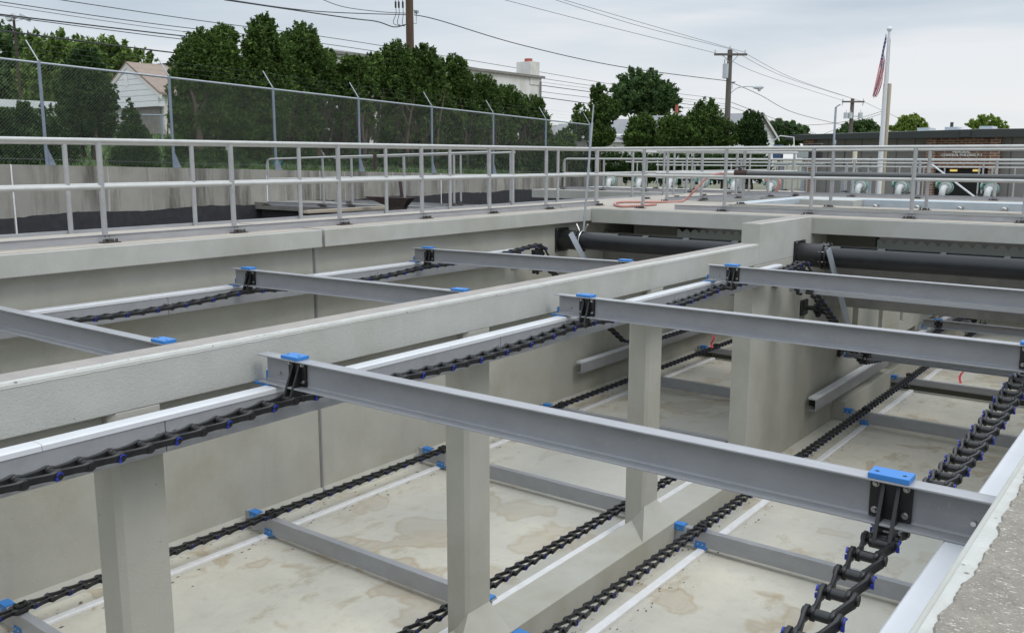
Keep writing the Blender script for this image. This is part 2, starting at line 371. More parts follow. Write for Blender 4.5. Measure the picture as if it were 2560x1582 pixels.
# near right wall (the camera looks along its top)
nw = empty('near_wall', (0, 0, 0), label='concrete wall top with rough exposed aggregate at the lower right edge of view', cat='wall')
MB().box(XR, 3, -3, 30, ZF, ZT).build('wall', 'conc', nw, .006)
MB().box(XR+.02, 3, -3, 13.4, ZT+.001, ZT+.004).build('smooth_margin', 'conc_lt', nw)
ag = MB(); yy = np.arange(-1, 13.2, .012); vs = []; q = 0
for i, y in enumerate(yy):
    q = q*.9+(rng.random()-.5)*.009
    x0 = XR+.055+q+.004*math.sin(y*3.1)+.006*math.sin(y*1.3+1)
    vs += [(x0, y, ZT+.003), (x0+.006, y, ZT+.012), (1.0, y, ZT+.012), (3, y, ZT+.012)]
n = len(yy); fs = []
for i in range(n-1):
    for k in range(3): fs.append((i*4+k, i*4+k+1, (i+1)*4+k+1, (i+1)*4+k))
ag.add(vs, fs, 'agg'); ag.build('aggregate_surface', None, nw)

# ------------------------------------------------------------------ walkways
def slab(label, boxes, name='walkway', bevel=.008):
    s = MB()
    for bx in boxes: s.box(*bx)
    o = s.build(name, 'conc', None, bevel); return struct(o)
# left walkway (kerb-beam with joint) ; top surface sheet
slab('', [(-10.25, -8.5, -3, 7.44, ZD-.21, ZD), (-10.75, -10.251, -3, 7.44, ZD-.24, ZD-.075)], 'left_walkway')
slab('', [(-10.25, -8.5, 7.485, 24, ZD-.21, ZD), (-10.75, -10.251, 7.485, 24, ZD-.24, ZD-.075)], 'left_walkway')
MB().box(-10.2, -8.56, -3, 7.43, ZD+.001, ZD+.005).build('walkway_surface', 'deck')['kind'] = 'structure'
MB().box(-10.2, -8.56, 7.49, 24, ZD+.001, ZD+.005).build('walkway_surface', 'deck')['kind'] = 'structure'
slab('', [(-8.498, 3, YE, 14.9, ZD-.24, ZD-.001), (-8.498, 3, 16.3, 17.0, ZD-.24, ZD-.001), (-8.498, -7.2, 14.901, 16.299, ZD-.239, ZD-.001)], 'cross_walkway')
MB().box(-8.55, 3, YE+.05, 14.88, ZD+.0015, ZD+.0055).box(-8.55, -7.22, 14.881, 16.3, ZD+.0015, ZD+.0055).box(-8.55, 3, 16.301, 16.95, ZD+.0015, ZD+.0055).build('walkway_surface', 'deck')['kind'] = 'structure'
struct(MB().box(-17, -10.76, 12.95, 14.2, ZD-.28, ZD-.12).build('far_left_walkway', 'weirconc', None, .008))
slab('', [(-15.2, 3, 21.0, 22.1, -1.1, ZD-.01), (-15.2, -8.9, 22.101, 24.6, -1.1, ZD-.01)], 'far_walkway')
MB().box(-15.1, 3, 21.1, 22.05, ZD-.0085, ZD-.004).build('walkway_surface', 'deck')['kind'] = 'structure'

# basin between the two crossings
ba = empty('basin_wall', (0, 0, 0), label='pale blue grey basin wall beyond the cross walkway with a black sealing line', cat='wall')
MB().box(-7.2, 3, 20.35, 20.99, -1.5, ZD-.012).build('wall', 'bluewall', ba, .006)
MB().box(-7.6, -7.21, 17.01, 20.99, -1.5, ZD-.012).build('wall', 'bluewall', ba, .006)
MB().box(-7.19, 3, 20.33, 20.349, -1.085, -1.07).build('seal_line', 'tar', ba)
MB().box(-7.1, -5.95, 19.7, 20.34, -1.02, ZD-.014).build('overhang', 'conc', ba, .006)
for px in (2190, 2295, 2401, 2512):
    p = at(px, 517+(px-2190)*.025, 'y', 20.3)
    k = MB(); k.cyl((p.x, 20.34, p.z), (p.x, 20.20, p.z), .035, n=12); k.cyl((p.x, 20.20, p.z), (p.x, 20.16, p.z), .055, .04, n=12); k.box(p.x-.05, p.x+.05, 20.29, 20.335, p.z-.05, p.z+.05)
    k.build('bolt', 'steel', ba)

# far left tank, old wall
ow = empty('old_wall', (0, 0, 0), label='weathered streaked concrete wall under the chain link fence with a black coated base', cat='wall')
def owz(y): return -.14-.0255*(y-8)
def sheet(x0, x1, pts, zb, m, name, par):  # wall along Y with sloping top
    s = MB(); vs = []
    for y, zt in pts: vs += [(x0, y, zb), (x0, y, zt), (x1, y, zt), (x1, y, zb)]
    n = len(pts); fs = []
    for i in range(n-1):
        for k in range(4): fs.append((i*4+k, i*4+(k+1) % 4, (i+1)*4+(k+1) % 4, (i+1)*4+k))
    fs += [(3, 2, 1, 0), tuple((n-1)*4+k for k in range(4))]
    s.add(vs, fs); return s.build(name, m, par)
joints = [-3, 7.75, 13.3, 19.2, 25.2]
for a, c in zip(joints[:-1], joints[1:]):
    sheet(-17.35, -17, [(a+.012, owz(a)), (c-.012, owz(c))], -3.3, 'oldwall', 'wall_panel', ow)
    yy = np.linspace(a+.03, c-.03, int((c-a)/.12))
    sheet(-17.0, -16.985, [(y, -1.06+.008*(y-8)*(.6)+.022*math.sin(y*2.3)+.02*rng.random()) for y in yy], -3.2, 'tar', 'dark_coating', ow)
for y in joints[1:-1]: MB().box(-17.1, -16.98, y-.011, y+.011, -3, owz(y)).build('joint_filler', 'strip', ow)
MB().box(-17.35, -14.9, 25.2, 25.5, -3.3, owz(25.2)-.03).build('end_panel', 'oldwall', ow)
struct(MB().box(-17, -10.76, -3, 25.2, -3.3, -3.0).build('far_tank_floor', 'darkwater'))
MB().box(-10.98, -10.755, -3, 24, -3, ZD-.22).build('walkway_support', 'tar'); tag(bpy.data.objects['walkway_support'], 'black coated wall carrying the outer edge of the left walkway', 'wall')
MB().box(-16.9, -10.77, 13.05, 13.3, -3, ZD-.285).build('crossing_support', 'tar'); tag(bpy.data.objects['crossing_support'], 'black coated wall under the far left crossing', 'wall')

# ------------------------------------------------------------------ railings
def railing(label, p0, p1, posts, toe=None, side=1, h=1.02, hm=.56, endpost=False, r=.025, group='grey tube handrails along the walkways', corner=False, lowdrop=0):
    """p0,p1 on the deck; posts: distances along; side: which side the base plates and toe board sit"""
    p0 = Vector(p0); p1 = Vector(p1); d = (p1-p0); Ln = d.length; d.normalize(); nrm = Vector((d.y, -d.x, 0)).normalized()*side
    root = empty('railing', p0, 0, label, 'railing', group)
    def W(t, off=0, z=0): return d*t+nrm*off+Vector((0, 0, z))
    top = MB()
    if corner: top.tube([W(0, 0, h-.35), W(0, 0, h-.12), W(.03, 0, h-.03), W(.12, 0, h), W(Ln, 0, h)], r, 10)
    else: top.tube([W(0, 0, h), W(Ln, 0, h)], r, 10)
    top.build('top_rail', 'alu', root)
    MB().tube([W(0, 0, hm), W(Ln, 0, hm)], r, 10).build('mid_rail', 'alu', root)
    for t in posts:
        po = MB().cyl(W(t, 0, .05), W(t, 0, h-r*.6), r*1.16, n=12).build('post', 'alup', root)
        bp = MB()
        a = W(t, .085, .012); mx = Matrix.Translation(a) @ Matrix(((d.x, nrm.x, 0, 0), (d.y, nrm.y, 0, 0), (0, 0, 1, 0), (0, 0, 0, 1)))
        bp.box(-.095, .095, -.045, .05, -.010, .002, mx=mx); bp.box(-.03, .03, -.04, .03, .002, .03, mx=mx)
        for sx in (-.065, .065): bp.cyl(mx @ Vector((sx, .015, .002)), mx @ Vector((sx, .015, .032)), .017, .012, n=6)
        bp.build('base_plate', 'brown', po)
        if toe:
            bo = MB()
            for sx in (-.022, .022): bo.cyl(mx @ Vector((sx, -.0505, .055)), mx @ Vector((sx, -.042, .055)), .006, n=6)
            bo.build('toe_fixing', 'brown', po)
    if toe:
        t0, t1 = toe; tb = MB(); mx = Matrix(((d.x, nrm.x, 0, 0), (d.y, nrm.y, 0, 0), (0, 0, 1, 0), (0, 0, 0, 1)))
        seg = []; a = t0
        while a < t1: seg.append((a, min(a+4.9, t1))); a += 4.9
        for a, c in seg: tb.box(a+.004, c-.004, .028, .036, .004, .082, mx=mx); tb.box(a+.004, c-.004, .0281, .05, .0823, .087, mx=mx)
        for a, c in seg[1:]: tb.box(a-.07, a+.07, .0362, .042, .01, .078, mx=mx)
        o = tb.build('toe_board', 'toe', root)
    return root
def dist(p0, ps): return [abs(q-p0) for q in ps]
Yp = [-1.3, .3, 1.8, 3.35, 4.94, 6.5, 8.12, 9.68, 11.22, 12.75, 14.33]
railing('long double-rail handrail on the tank side of the left walkway, nearest the camera', (-8.93, -1.5, ZD), (-8.93, 14.33, ZD), dist(-1.5, Yp), (0, 15.9), 1)
railing('handrail on the outer side of the left walkway, behind the near one', (-10.5, -1, ZD-.07), (-10.5, 21.2, ZD-.07), dist(-1, [0.4, 2.0, 3.7, 5.4, 7.05, 8.8, 10.55, 12.1, 13.9, 15.4, 16.9, 18.4, 19.9, 21.1]), (0, 22.2), -1, h=1.09, hm=.6)
railing('handrail along the near edge of the cross walkway at the end of both tanks', (-8.93, 14.05, ZD), (2, 14.05, ZD), dist(-8.93, [-7.8, -6.3, -4.88, -3.42, -1.98, -.5, .95]), (1.75, 10.9), 1)
railing('handrail along the back edge of the cross walkway carrying the black pipe', (-8.9, 16.55, ZD), (2, 16.55, ZD), dist(-8.9, [-8.65, -7.05, -5.4, -3.8, -2.2, -.6, 1]), None, 1, h=1.0)
railing('handrail across the far left tank with a rounded corner at the old wall', (-16.1, 12.62, ZD-.16), (-10.6, 13.35, ZD-.02), [.03, 1.55, 2.3, 3.6, 4.75, 5.5], (0, 5.5), 1, h=.98, corner=True, r=.02)
railing('handrail across the far left tank, back side of its crossing', (-15.4, 13.9, ZD-.14), (-10.6, 14.1, ZD-.02), [.5, 2, 3.5, 4.7], (0, 4.8), 1, h=.98, r=.018)
railing('handrail on the tank side of the walkway running on beyond the cross walkway', (-8.75, 16.6, ZD), (-7.75, 21.2, ZD), [1.2, 2.4, 3.6, 4.6], (0, 4.6), 1, h=.98)
railing('far handrail with a rounded end beyond the basin, in front of the white elbows', (-14.4, 21.4, ZD-.01), (2, 21.4, ZD-.01), [.03, 1.3, 2.6, 3.9, 5.2, 6.5, 7.9, 9.3, 10.8, 12.3, 13.8, 15.2], (0, 16), 1, h=.84, hm=.45, corner=True)
railing('farthest handrail behind the white elbows, in front of the low control building', (-14.2, 24.45, ZD-.01), (-3.0, 24.45, ZD-.01), [.4, 1.9, 3.4, 5, 6.6, 8.2, 9.8, 11.1], None, 1, h=.75, hm=.4, r=.018)
railing('low handrail with many close posts in front of the control building', (-11.5, 25.6, -1.0), (-3.6, 25.6, -1.0), [.2, .55, 1.3, 1.6, 2.2, 2.45, 2.7, 3.2, 3.5, 3.8, 4.1, 4.35, 4.9, 5.2, 5.5, 6.0, 6.8, 7.1, 7.6], None, 1, h=.78, hm=.55, r=.016)
railing('second handrail beyond the cross walkway, set back behind the hose', (-9.6, 17.2, ZD), (-9.2, 23, ZD), [.1, 1.3, 2.5, 3.7, 4.9], None, 1, h=.98, r=.02)
railing('short pale handrail behind the hose end', (-12.7, 23.6, ZD), (-10.2, 23.6, ZD), [.05, 1.2, 2.45], None, 1, h=.66, hm=.3, r=.018)

# ------------------------------------------------------------------ wear rails in the tanks
def wall_rail(label, xs, y0, y1, ztop, joints, wallx, cat='rail', brk=(), seamblue=None, name='track_rail'):
    """xs = (inner edge, outer face): a fibreglass channel with a white strip on top"""
    xa, xb = xs; s = 1 if xb > xa else -1
    root = empty(name, (xb, y0, ztop-.04), 0, label, cat, 'wear rails on the tank walls'); ox, oy, oz = root.location
    ch = MB(); g = [y0]+list(joints)+[y1]
    for a, c in zip(g[:-1], g[1:]):
        ch.box(xb-s*.012-ox, xb-ox, a+.003-oy, c-.003-oy, ztop-.215-oz, ztop-.035-oz) if s > 0 else ch.box(xb-ox, xb+.012-ox, a+.003-oy, c-.003-oy, ztop-.215-oz, ztop-.035-oz)
        x0, x1 = sorted((xa, xb-s*.0125)); ch.box(x0-ox, x1-ox, a+.003-oy, c-.003-oy, ztop-.047-oz, ztop-.035-oz)
        ch.box(x0-ox, x1-ox, a+.003-oy, c-.003-oy, ztop-.215-oz, ztop-.203-oz)
    ch.build('channel', 'frp', root, .003)
    st = MB(); x0, x1 = sorted((xa, xb+s*.006)); x1 = x1; g2 = list(np.arange(y0, y1, 3.05))+[y1]
    for a, c in zip(g2[:-1], g2[1:]):
        st.prism([(x0-ox, ztop-.034-oz), (x1-ox, ztop-.034-oz), (x1-ox, ztop-.008-oz), (x1-.008-ox, ztop-oz), (x0+.008-ox, ztop-oz), (x0-ox, ztop-.008-oz)], 'y', a+.0015-oy, c-.0015-oy)
    st.build('wear_strip', 'white', root)
    for y in brk:
        k = MB(); x0, x1 = sorted((wallx, xa)); k.box(x0-ox, x1+.03-ox if s > 0 else x1-ox, y-.06-oy, y+.06-oy, ztop-.2-oz, ztop-.05-oz); k.build('bracket', 'black', root)
    for y in joints:
        k = MB()
        for dy, dz in ((-.05, -.1), (.05, -.1)): k.cyl((xb-ox-s*.01, y+dy-oy, ztop+dz-oz), (xb-ox+s*.012, y+dy-oy, ztop+dz-oz), .009, n=8)
        k.build('joint_fixing', 'steel', root)
    return root
wall_rail('long grey rail with glossy white cap along the dividing wall, carrying the near flights', (-4.535, -4.44), -1, 11.8, -1.385, [2.72, 5.72, 8.75], XD1, brk=(-.35, 2.68, 5.7, 8.75, 11.5))
wall_rail('grey rail with white cap along the left side wall of the left tank', (-8.565, -8.45), -1, 11.3, -1.385, [2.3, 5.3, 8.3], XL, brk=(1, 4, 7, 10))
wall_rail('white capped rail close under the near right wall top', (-.53, -.645), -1, 12.5, -1.375, [2.95, 6, 9], XR, brk=(1, 4, 7, 10))
wall_rail('short low rail standing off the wall in the right tank, beyond the raised block', (-4.6, -4.48), 13.62, 17.6, -3.6, [], XD1, brk=(13.9, 16.5))
wall_rail('low rail further back in the right tank under the most distant flights', (-4.6, -4.48), 17.9, 25, -3.56, [], XD1, brk=(19, 22))
wall_rail('short low rail on the left tank wall seen between two columns', (-8.6, -8.5), 13.25, 20, -3.52, [16.2], XL, brk=(14, 18))

def floor_strip(label, x, y0, y1):
    s = MB(); g = np.arange(y0, y1, 3.05)
    for a in g:
        s.prism([(x-.045, ZF+.002), (x+.045, ZF+.002), (x+.045, ZF+.028), (x+.034, ZF+.038), (x-.034, ZF+.038), (x-.045, ZF+.028)], 'y', a+.003, min(a+3.05, y1)-.003)
    return tag(s.build('floor_strip', 'strip'), label, 'strip', 'white wear strips on the tank floors')
floor_strip('white wear strip on the left tank floor near the side wall', -8.22, 0, 24)
floor_strip('white wear strip on the left tank floor beside the column curb', -5.14, 0, 24)
floor_strip('white wear strip on the right tank floor near the dividing wall', -4.08, 0, 24)
floor_strip('white wear strip on the right tank floor under the near wall', -.95, 0, 24)

# silt and flakes gathered along the strips
db = MB(); V = []; F = []
for k in range(2600):
    xs_ = [-8.22, -5.14, -4.08, -.95, -8.5, -4.36][int(rng.integers(0, 6))]; x = xs_+(rng.random()-.2)*.22*(1 if rng.random() < .8 else 3); y = rng.random()*21
    if -4.85 < x < -4.41 or x < -8.54: continue
    r0 = .003+.009*rng.random()**2; a0 = rng.random()*6.3; o = len(V)
    for q in range(5): V.append((x+r0*(.6+.7*rng.random())*math.cos(a0+q*1.256), y+r0*(1+2*rng.random())*math.sin(a0+q*1.256), ZF+.004))
    V.append((x, y, ZF+.004+r0*.35))
    F += [(o+q, o+(q+1) % 5, o+5) for q in range(5)]
db.add(V, F, 'silt'); tag(db.build('silt_flakes'), 'dark flakes and silt scattered on the tank floors along the white strips', 'silt', kind='stuff')

# ------------------------------------------------------------------ flights
FD = .18; FWD = .085
def make_flight(Lx, plates, name='scraper_flight', mname='frp', squeegee=False):
    """origin at left end top of web; channel opens to -y; plates = x of the chain brackets"""
    root = empty(name)
    ch = MB(); t = .009
    ch.box(0, Lx, -t, 0, -FD, 0); ch.box(0, Lx, -FWD, -t-.0002, -t, -.0004); ch.box(0, Lx, -FWD, -t-.0002, -FD+.0004, -FD+t)
    ch.add([(0, -t, -t), (Lx, -t, -t), (Lx, -t-.012, -t), (0, -t-.012, -t), (0, -t, -t-.012), (Lx, -t, -t-.012)], [(3, 2, 5, 4)])
    ch.add([(0, -t, -FD+t), (Lx, -t, -FD+t), (Lx, -t-.008, -FD+t), (0, -t-.008, -FD+t), (0, -t, -FD+t+.008), (Lx, -t, -FD+t+.008)], [(3, 2, 5, 4)])
    ch.build('beam', mname, root, .002)
    for k, px in enumerate(plates):
        s = MB(); s.prism([(-FWD-.004, .0006), (.0085, .0006), (.0085, -.06), (.0006, -.06), (.0006, .0002), (.0005, .0205)], 'x', px-.07, px+.07) if False else s.box(px-.075, px+.075, -FWD+.002, .012, .0005, .0215)
        s.box(px-.06, px+.06, .0006, .011, -.055, .0003)
        sh = s.build('wear_shoe', 'blue', root, .002)
        hb = MB()
        for dx in (-.05, .05): hb.cyl((px+dx, -.045, .0216), (px+dx, -.045, .0222), .008, n=10)
        for dx in (-.03, .03): hb.cyl((px+dx, .0112, -.03), (px+dx, .0165, -.03), .008, n=8, m='steel')
        if hb.mats: hb.m = [hb.mi('dark') if i < 24 else hb.mi('steel') for i in range(len(hb.f))]
        hb.build('bolt_holes', None, sh)
        # bracket: plate on the web plus two ribs reaching down to the chain
        bk = MB(); bk.box(px-.078, px+.078, -.024, -t-.0003, -FD+.012, -.0125)
        for dx in (-.028, .028):
            bk.prism([(-.0241, -.02), (-.0241, -FD-.0), (-.012, -FD-.062), (-.035, -FD-.086), (-.1, -FD-.084), (-.118, -FD-.066), (-.11, -FD-.045)], 'x', px+dx-.0075, px+dx+.0075)
        bk.cyl((px-.045, -.095, -FD-.064), (px+.045, -.095, -FD-.064), .022, n=12); bk.cyl((px-.045, -.015, -FD-.064), (px+.045, -.015, -FD-.064), .022, n=12)
        br = bk.build('chain_bracket', 'black', root, .0015)
        for dx in (-.056, .056):
            for dz in (-.035, -FD+.04): MB().cyl((px+dx, -.029, dz), (px+dx, -.04, dz), .0105, .008, n=8).cyl((px+dx, -.0242, dz), (px+dx, -.029, dz), .013, n=12).build('bolt', 'steel', br)
    for ex in (.24 if plates[0] > .3 else .12, Lx+.005):
        if abs(ex-plates[0]) < .12 and ex < 1: ex = plates[0]-.13
        s = MB(); s.box(ex-.16, ex-.02, -FWD+.002, .012, -FD-.016, -FD-.0005); s.box(ex-.15, ex-.03, .0006, .011, -FD-.0004, -FD+.055)
        sh = s.build('wear_shoe', 'blue', root, .002)
        bb = MB(); bb.cyl((ex-.09, .0112, -FD+.03), (ex-.09, .0165, -FD+.03), .009, n=8); bx_ = ex+.01 if ex < 1 else ex-.09; bb.cyl((bx_, -.0095, -FD+.065), (bx_, -.024, -FD+.065), .01, n=8); bb.build('bolt', 'steel', sh)
    if squeegee:
        q = MB(); q.box(.01, Lx-.01, .0006, .012, -.062, .03); q.build('wiper', M['tyre'] and 'wiper', root)
    return root
M['wiper'] = mat('rubber_wiper', (.035, .035, .022), .6)
GF = 'grey channel flights on the upper run'; GL = 'grey channel flights lying on the tank floors'
f1 = make_flight(4.12, [.30, 3.745]); f1.location = (-4.60, 3.552, -1.194); tag(f1, 'nearest grey flight, spanning the right tank from the dividing wall to the near wall edge', 'scraper flight', GF)
f2 = copy_tree(f1); f2.location = (-4.56, 6.74, -1.194); tag(f2, 'second grey flight of the right tank, its right bracket cut by the picture edge', 'scraper flight', GF)
f3 = copy_tree(f1); f3.location = (-4.50, 9.70, -1.194); f3.rotation_euler.z = -.04; tag(f3, 'third grey flight of the right tank, in front of the black slotted pipe', 'scraper flight', GF)
g1 = make_flight(3.46, [.25, 3.12]); g1.location = (-8.50, 3.36, -1.194); tag(g1, 'nearest flight of the left tank, entering from the left edge of the picture', 'scraper flight', GF)
g2 = copy_tree(g1); g2.location = (-8.48, 6.17, -1.194); g2.rotation_euler.z = .055; tag(g2, 'middle flight of the left tank with both blue shoes in view', 'scraper flight', GF)
g3 = copy_tree(g1); g3.location = (-8.51, 9.07, -1.194); g3.rotation_euler.z = .1; tag(g3, 'farthest flight of the left tank, just before the chain wheel', 'scraper flight', GF)
# floor flights: the same thing turned upside down
def floor_flight(src, x, y, label, rz=0, mats='frp_floor', z=None, group=GL):
    o = copy_tree(src); o.rotation_euler = (PI, 0, rz); o.location = (x, y, (ZF+.06 if z is None else z)); tag(o, label, 'scraper flight', group)
    return o
lab = [(5.85, 'nearest floor flight of the right tank, at the bottom edge of the picture'), (8.86, 'floor flight of the right tank below the nearest upper flight'),
       (11.85, 'floor flight of the right tank hidden behind the nearest upper flight'), (14.85, 'floor flight of the right tank beside the end of the solid wall')]
for y, l in lab: floor_flight(f1, -4.39, y, l)
sq = make_flight(4.12, [.30, 3.745], squeegee=True); sq.rotation_euler = (PI, 0, 0); sq.location = (-4.45, 17.75, ZF+.06); tag(sq, 'floor flight of the right tank with a bolted dark rubber wiper', 'scraper flight', GL)
floor_flight(f1, -4.5, 21.6, 'most distant floor flight of the right tank')
lab = [(3.42, 'floor flight of the left tank in the lower left corner of the picture'), (6.2, 'floor flight of the left tank seen between the first two columns'),
       (9.15, 'floor flight of the left tank passing behind the second column'), (12.1, 'floor flight of the left tank hidden behind the nearest upper flight'), (15.0, 'floor flight of the left tank right of the third column')]
gf = make_flight(3.66, [.42, 3.48]); q_ = lab[0]; gf.rotation_euler = (PI, 0, 0); gf.location = (-8.58, q_[0], ZF+.06); tag(gf, q_[1], 'scraper flight', GL)
for y, l in lab[1:]: floor_flight(gf, -8.58, y, l)
sq2 = make_flight(3.66, [.42, 3.48], squeegee=True); sq2.rotation_euler = (PI, 0, 0); sq2.location = (-8.62, 18.1, ZF+.06); tag(sq2, 'floor flight of the left tank with a dark wiper and pink tape above it', 'scraper flight', GL)
# return flights at the far end of the right tank and one hanging below the chain wheel
fa = copy_tree(f1); fa.location = (-4.58, 20.5, -3.33); tag(fa, 'distant flight riding the low rail in the right tank, the nearer of two', 'scraper flight', GF)
fb = copy_tree(f1); fb.location = (-4.58, 23.0, -3.36); tag(fb, 'distant flight riding the low rail in the right tank, the farther of two', 'scraper flight', GF)
fc = copy_tree(f1); fc.location = (-4.42, 12.25, -1.80); fc.rotation_euler = (R(-95), 0, -.02); [bpy.data.objects.remove(q_) for c in list(fc.children) if c.name.startswith('wear_shoe') for q_ in list(c.children)+[c]]; tag(fc, 'flight turning over below the chain wheel, seen edge on under the third flight', 'scraper flight', GF)
fd = copy_tree(f1); fd.location = (-4.42, 14.8, -2.95); fd.rotation_euler = (R(10), 0, 0); tag(fd, 'flight hanging on the sloping chain beyond the solid wall', 'scraper flight', GF)

# ------------------------------------------------------------------ chains
P = .16
def link_mesh():
    s = MB(); s.cyl((-.036, 0, 0), (.036, 0, 0), .020, n=14, m='chainm')
    for q in (-1, 1):
        # offset side bar drawn as a strip in plan, thick in x
        def X(x): return q*x
        prof = [(a_, b_, c_*.93) for a_, b_, c_ in ((-.020, .034, .016), (-.010, .034, .025), (.0, .034, .0275), (.012, .034, .0265), (.035, .036, .020), (.085, .045, .0185), (.122, .0535, .020), (.145, .055, .0265), (.16, .055, .0285), (.172, .055, .025), (.18, .055, .017))]
        vs = []
        for y, x, h in prof:
            for xx in (x-.0085, x+.0085):
                for zz in (-h, -h*.55, h*.55, h): vs.append((X(xx-.003 if (abs(zz) == h and xx > x) else (xx-.0055 if xx > x and h < .021 else xx)), y, zz*(1 if abs(zz) == h else .85)))
        fs = []
        n = len(prof)
        order = [0, 1, 2, 3, 7, 6, 5, 4]
        for i in range(n-1):
            for k in range(8): a, c = order[k], order[(k+1) % 8]; fs.append((i*8+a, i*8+c, (i+1)*8+c, (i+1)*8+a))
        fs += [tuple(order), tuple((n-1)*8+k for k in order)]
        s.add(vs, fs, 'chainm', True)
    s.cyl((-.066, P, 0), (.066, P, 0), .0155, n=12, m='chainm'); s.cyl((.060, P, 0), (.068, P, 0), .020, n=12, m='chainm'); s.cyl((-.068, P, 0), (-.060, P, 0), .018, n=8, m='chainm')
    return s.mesh('link')
LM = link_mesh()
def clip_mesh():
    s = MB(); n = 9
    ring = []
    for i in range(n):
        a = R(20+150*i/(n-1)); ring.append((a))
    vs = []
    for a in ring:
        for rr in (.012, .018):
            for xx in (.0685, .075): vs.append((xx, P+rr*math.cos(a), rr*math.sin(a)))
    fs = []
    for i in range(n-1):
        for a, c in ((0, 1), (1, 3), (3, 2), (2, 0)): fs.append((i*4+a, i*4+c, (i+1)*4+c, (i+1)*4+a))
    fs += [(0, 1, 3, 2), tuple((n-1)*4+k for k in (0, 2, 3, 1))]
    s.add(vs, fs); s.box(.064, .0755, P-.022, P-.012, -.022, -.004)
    return s
CMR = clip_mesh().mesh('clip', 'clip')
s = clip_mesh(); s.v = [(-x, y, z) for x, y, z in s.v]; CML = s.mesh('clip', 'clip')
def chain(label, x, path, flip=False, maxparts=100, ph=0, xf=None):
    """path: list of (y,z); links laid along it"""
    root = empty('drag_chain', (x, path[0][0], path[0][1]), 0, label, 'chain', 'black drag chains of the sludge collectors'); L0 = root.location.copy()
    # resample
    pts = [Vector((0, y, z)) for y, z in path]; out = [pts[0].copy()]; i = 0; cur = pts[0].copy()
    while True:
        while i < len(pts)-1 and (pts[i+1]-cur).length < P: i += 1
        if i >= len(pts)-1: break
        a = pts[i] if (pts[i]-cur).length < P else cur; c = pts[i+1]
        lo, hi = 0., 1.
        a0 = pts[i] if (pts[i]-cur).length <= P else cur
        for _ in range(24):
            mid = (lo+hi)/2
            if (a0.lerp(c, mid)-cur).length < P: lo = mid
            else: hi = mid
        cur = a0.lerp(c, lo); out.append(cur.copy())
    items = []
    for k in range(len(out)-1):
        p, q = out[k], out[k+1]; d = (q-p).normalized()
        t_ = min(1, max(0, (-3.45-p.z)/.5)); wp = Vector((x if xf is None else x+(xf-x)*t_, p.y, p.z)); dep = wp.dot(FW); vis = 1
        if dep > .3:
            u = 1280+FPX*wp.dot(RT)/dep; v = 791-FPX*wp.dot(UP)/dep
            if not (-60 < u < 2620 and -60 < v < 1640): vis = 0
        else: vis = 0
        items.append((wp, d, k, vis, wp.length))
    order = sorted(items, key=lambda t: (-t[3], t[4])); parts = order[:maxparts]; rest = order[maxparts:]
    def MX(wp, d):
        z = Vector((1, 0, 0)).cross(d); return Matrix(((1, d.x, z.x, wp.x-L0.x), (0, d.y, z.y, wp.y-L0.y), (0, d.z, z.z, wp.z-L0.z), (0, 0, 0, 1)))
    for wp, d, k, vis, _ in parts:
        if not vis: rest.append((wp, d, k, vis, _)); continue
        o = bpy.data.objects.new('link', LM); col.objects.link(o); o.parent = root; o.matrix_local = MX(wp, d)
        c = bpy.data.objects.new('pin_clip', CMR if (k+ph) % 2 else CML); col.objects.link(c); c.parent = o
    if rest:
        me = bpy.data.meshes.new('far_links'); lv = np.array([v.co[:] for v in LM.vertices]); lf = [tuple(p.vertices) for p in LM.polygons]
        cv = [np.array([v.co[:] for v in c.vertices]) for c in (CML, CMR)]; cf = [[tuple(p.vertices) for p in c.polygons] for c in (CML, CMR)]
        V = []; F = []; Mi = []; o = 0
        for wp, d, k, vis, _ in rest:
            mm = np.array(MX(wp, d)); w = (k+ph) % 2
            for vv, fl, mi in ((lv, lf, 0), (cv[w], cf[w], 1)):
                V.append(vv @ mm[:3, :3].T+mm[:3, 3]); F += [tuple(o+a for a in f) for f in fl]; Mi += [mi]*len(fl); o += len(vv)
        me.from_pydata(np.concatenate(V).tolist(), [], F); me.materials.append(M['chainm']); me.materials.append(M['clip'])
        me.polygons.foreach_set('material_index', Mi); me.polygons.foreach_set('use_smooth', [True]*len(F))
        o = bpy.data.objects.new('far_links', me); col.objects.link(o); o.parent = root; o['kind'] = 'stuff'
    return root
def sag(y0, y1, z0, z1, s, n=14):
    return [(y0+(y1-y0)*i/n, z0+(z1-z0)*i/n-s*4*(i/n)*(1-i/n)) for i in range(n)]
ZB = -1.194-FD-.062
def upper(ys, s=.075):
    p = []
    for a, c in zip(ys[:-1], ys[1:]): p += sag(a+.03, c-.14, ZB, ZB, s); p += [(c-.13, ZB), (c+.02, ZB)]
    return p
def arc(cy, cz, r, a0, a1, n=8): return [(cy+r*math.cos(R(a0+(a1-a0)*i/n)), cz+r*math.sin(R(a0+(a1-a0)*i/n))) for i in range(n+1)]
FZ = ZF+.04+FD+.06
rpath = upper([.4, 3.53, 6.72, 9.68], .06)+sag(9.71, 11.9, ZB, -1.40, .03)+arc(12.15, -1.62, .24, 95, -10)+[(12.5, -1.75), (13.2, -2.15), (13.65, -2.4), (14.9, -3.12), (15.3, -3.33), (16, -3.42), (17.5, -3.58), (20.4, -3.55), (22.9, -3.58), (24.2, -3.6)]+arc(24.4, -3.86, .25, 90, -70)+[(24, FZ), (20, FZ), (15, FZ), (10, FZ), (5, FZ), (1, FZ)]
chain('black drag chain looping along the dividing wall side of the right tank', -4.30, rpath, xf=-4.09)
rp2 = upper([-1.5, .35, 3.53, 6.72, 9.68], .07)
chain('black drag chain beside the near wall, its links the largest in view', -.87, rp2+[(12.3, -1.45)], ph=1)
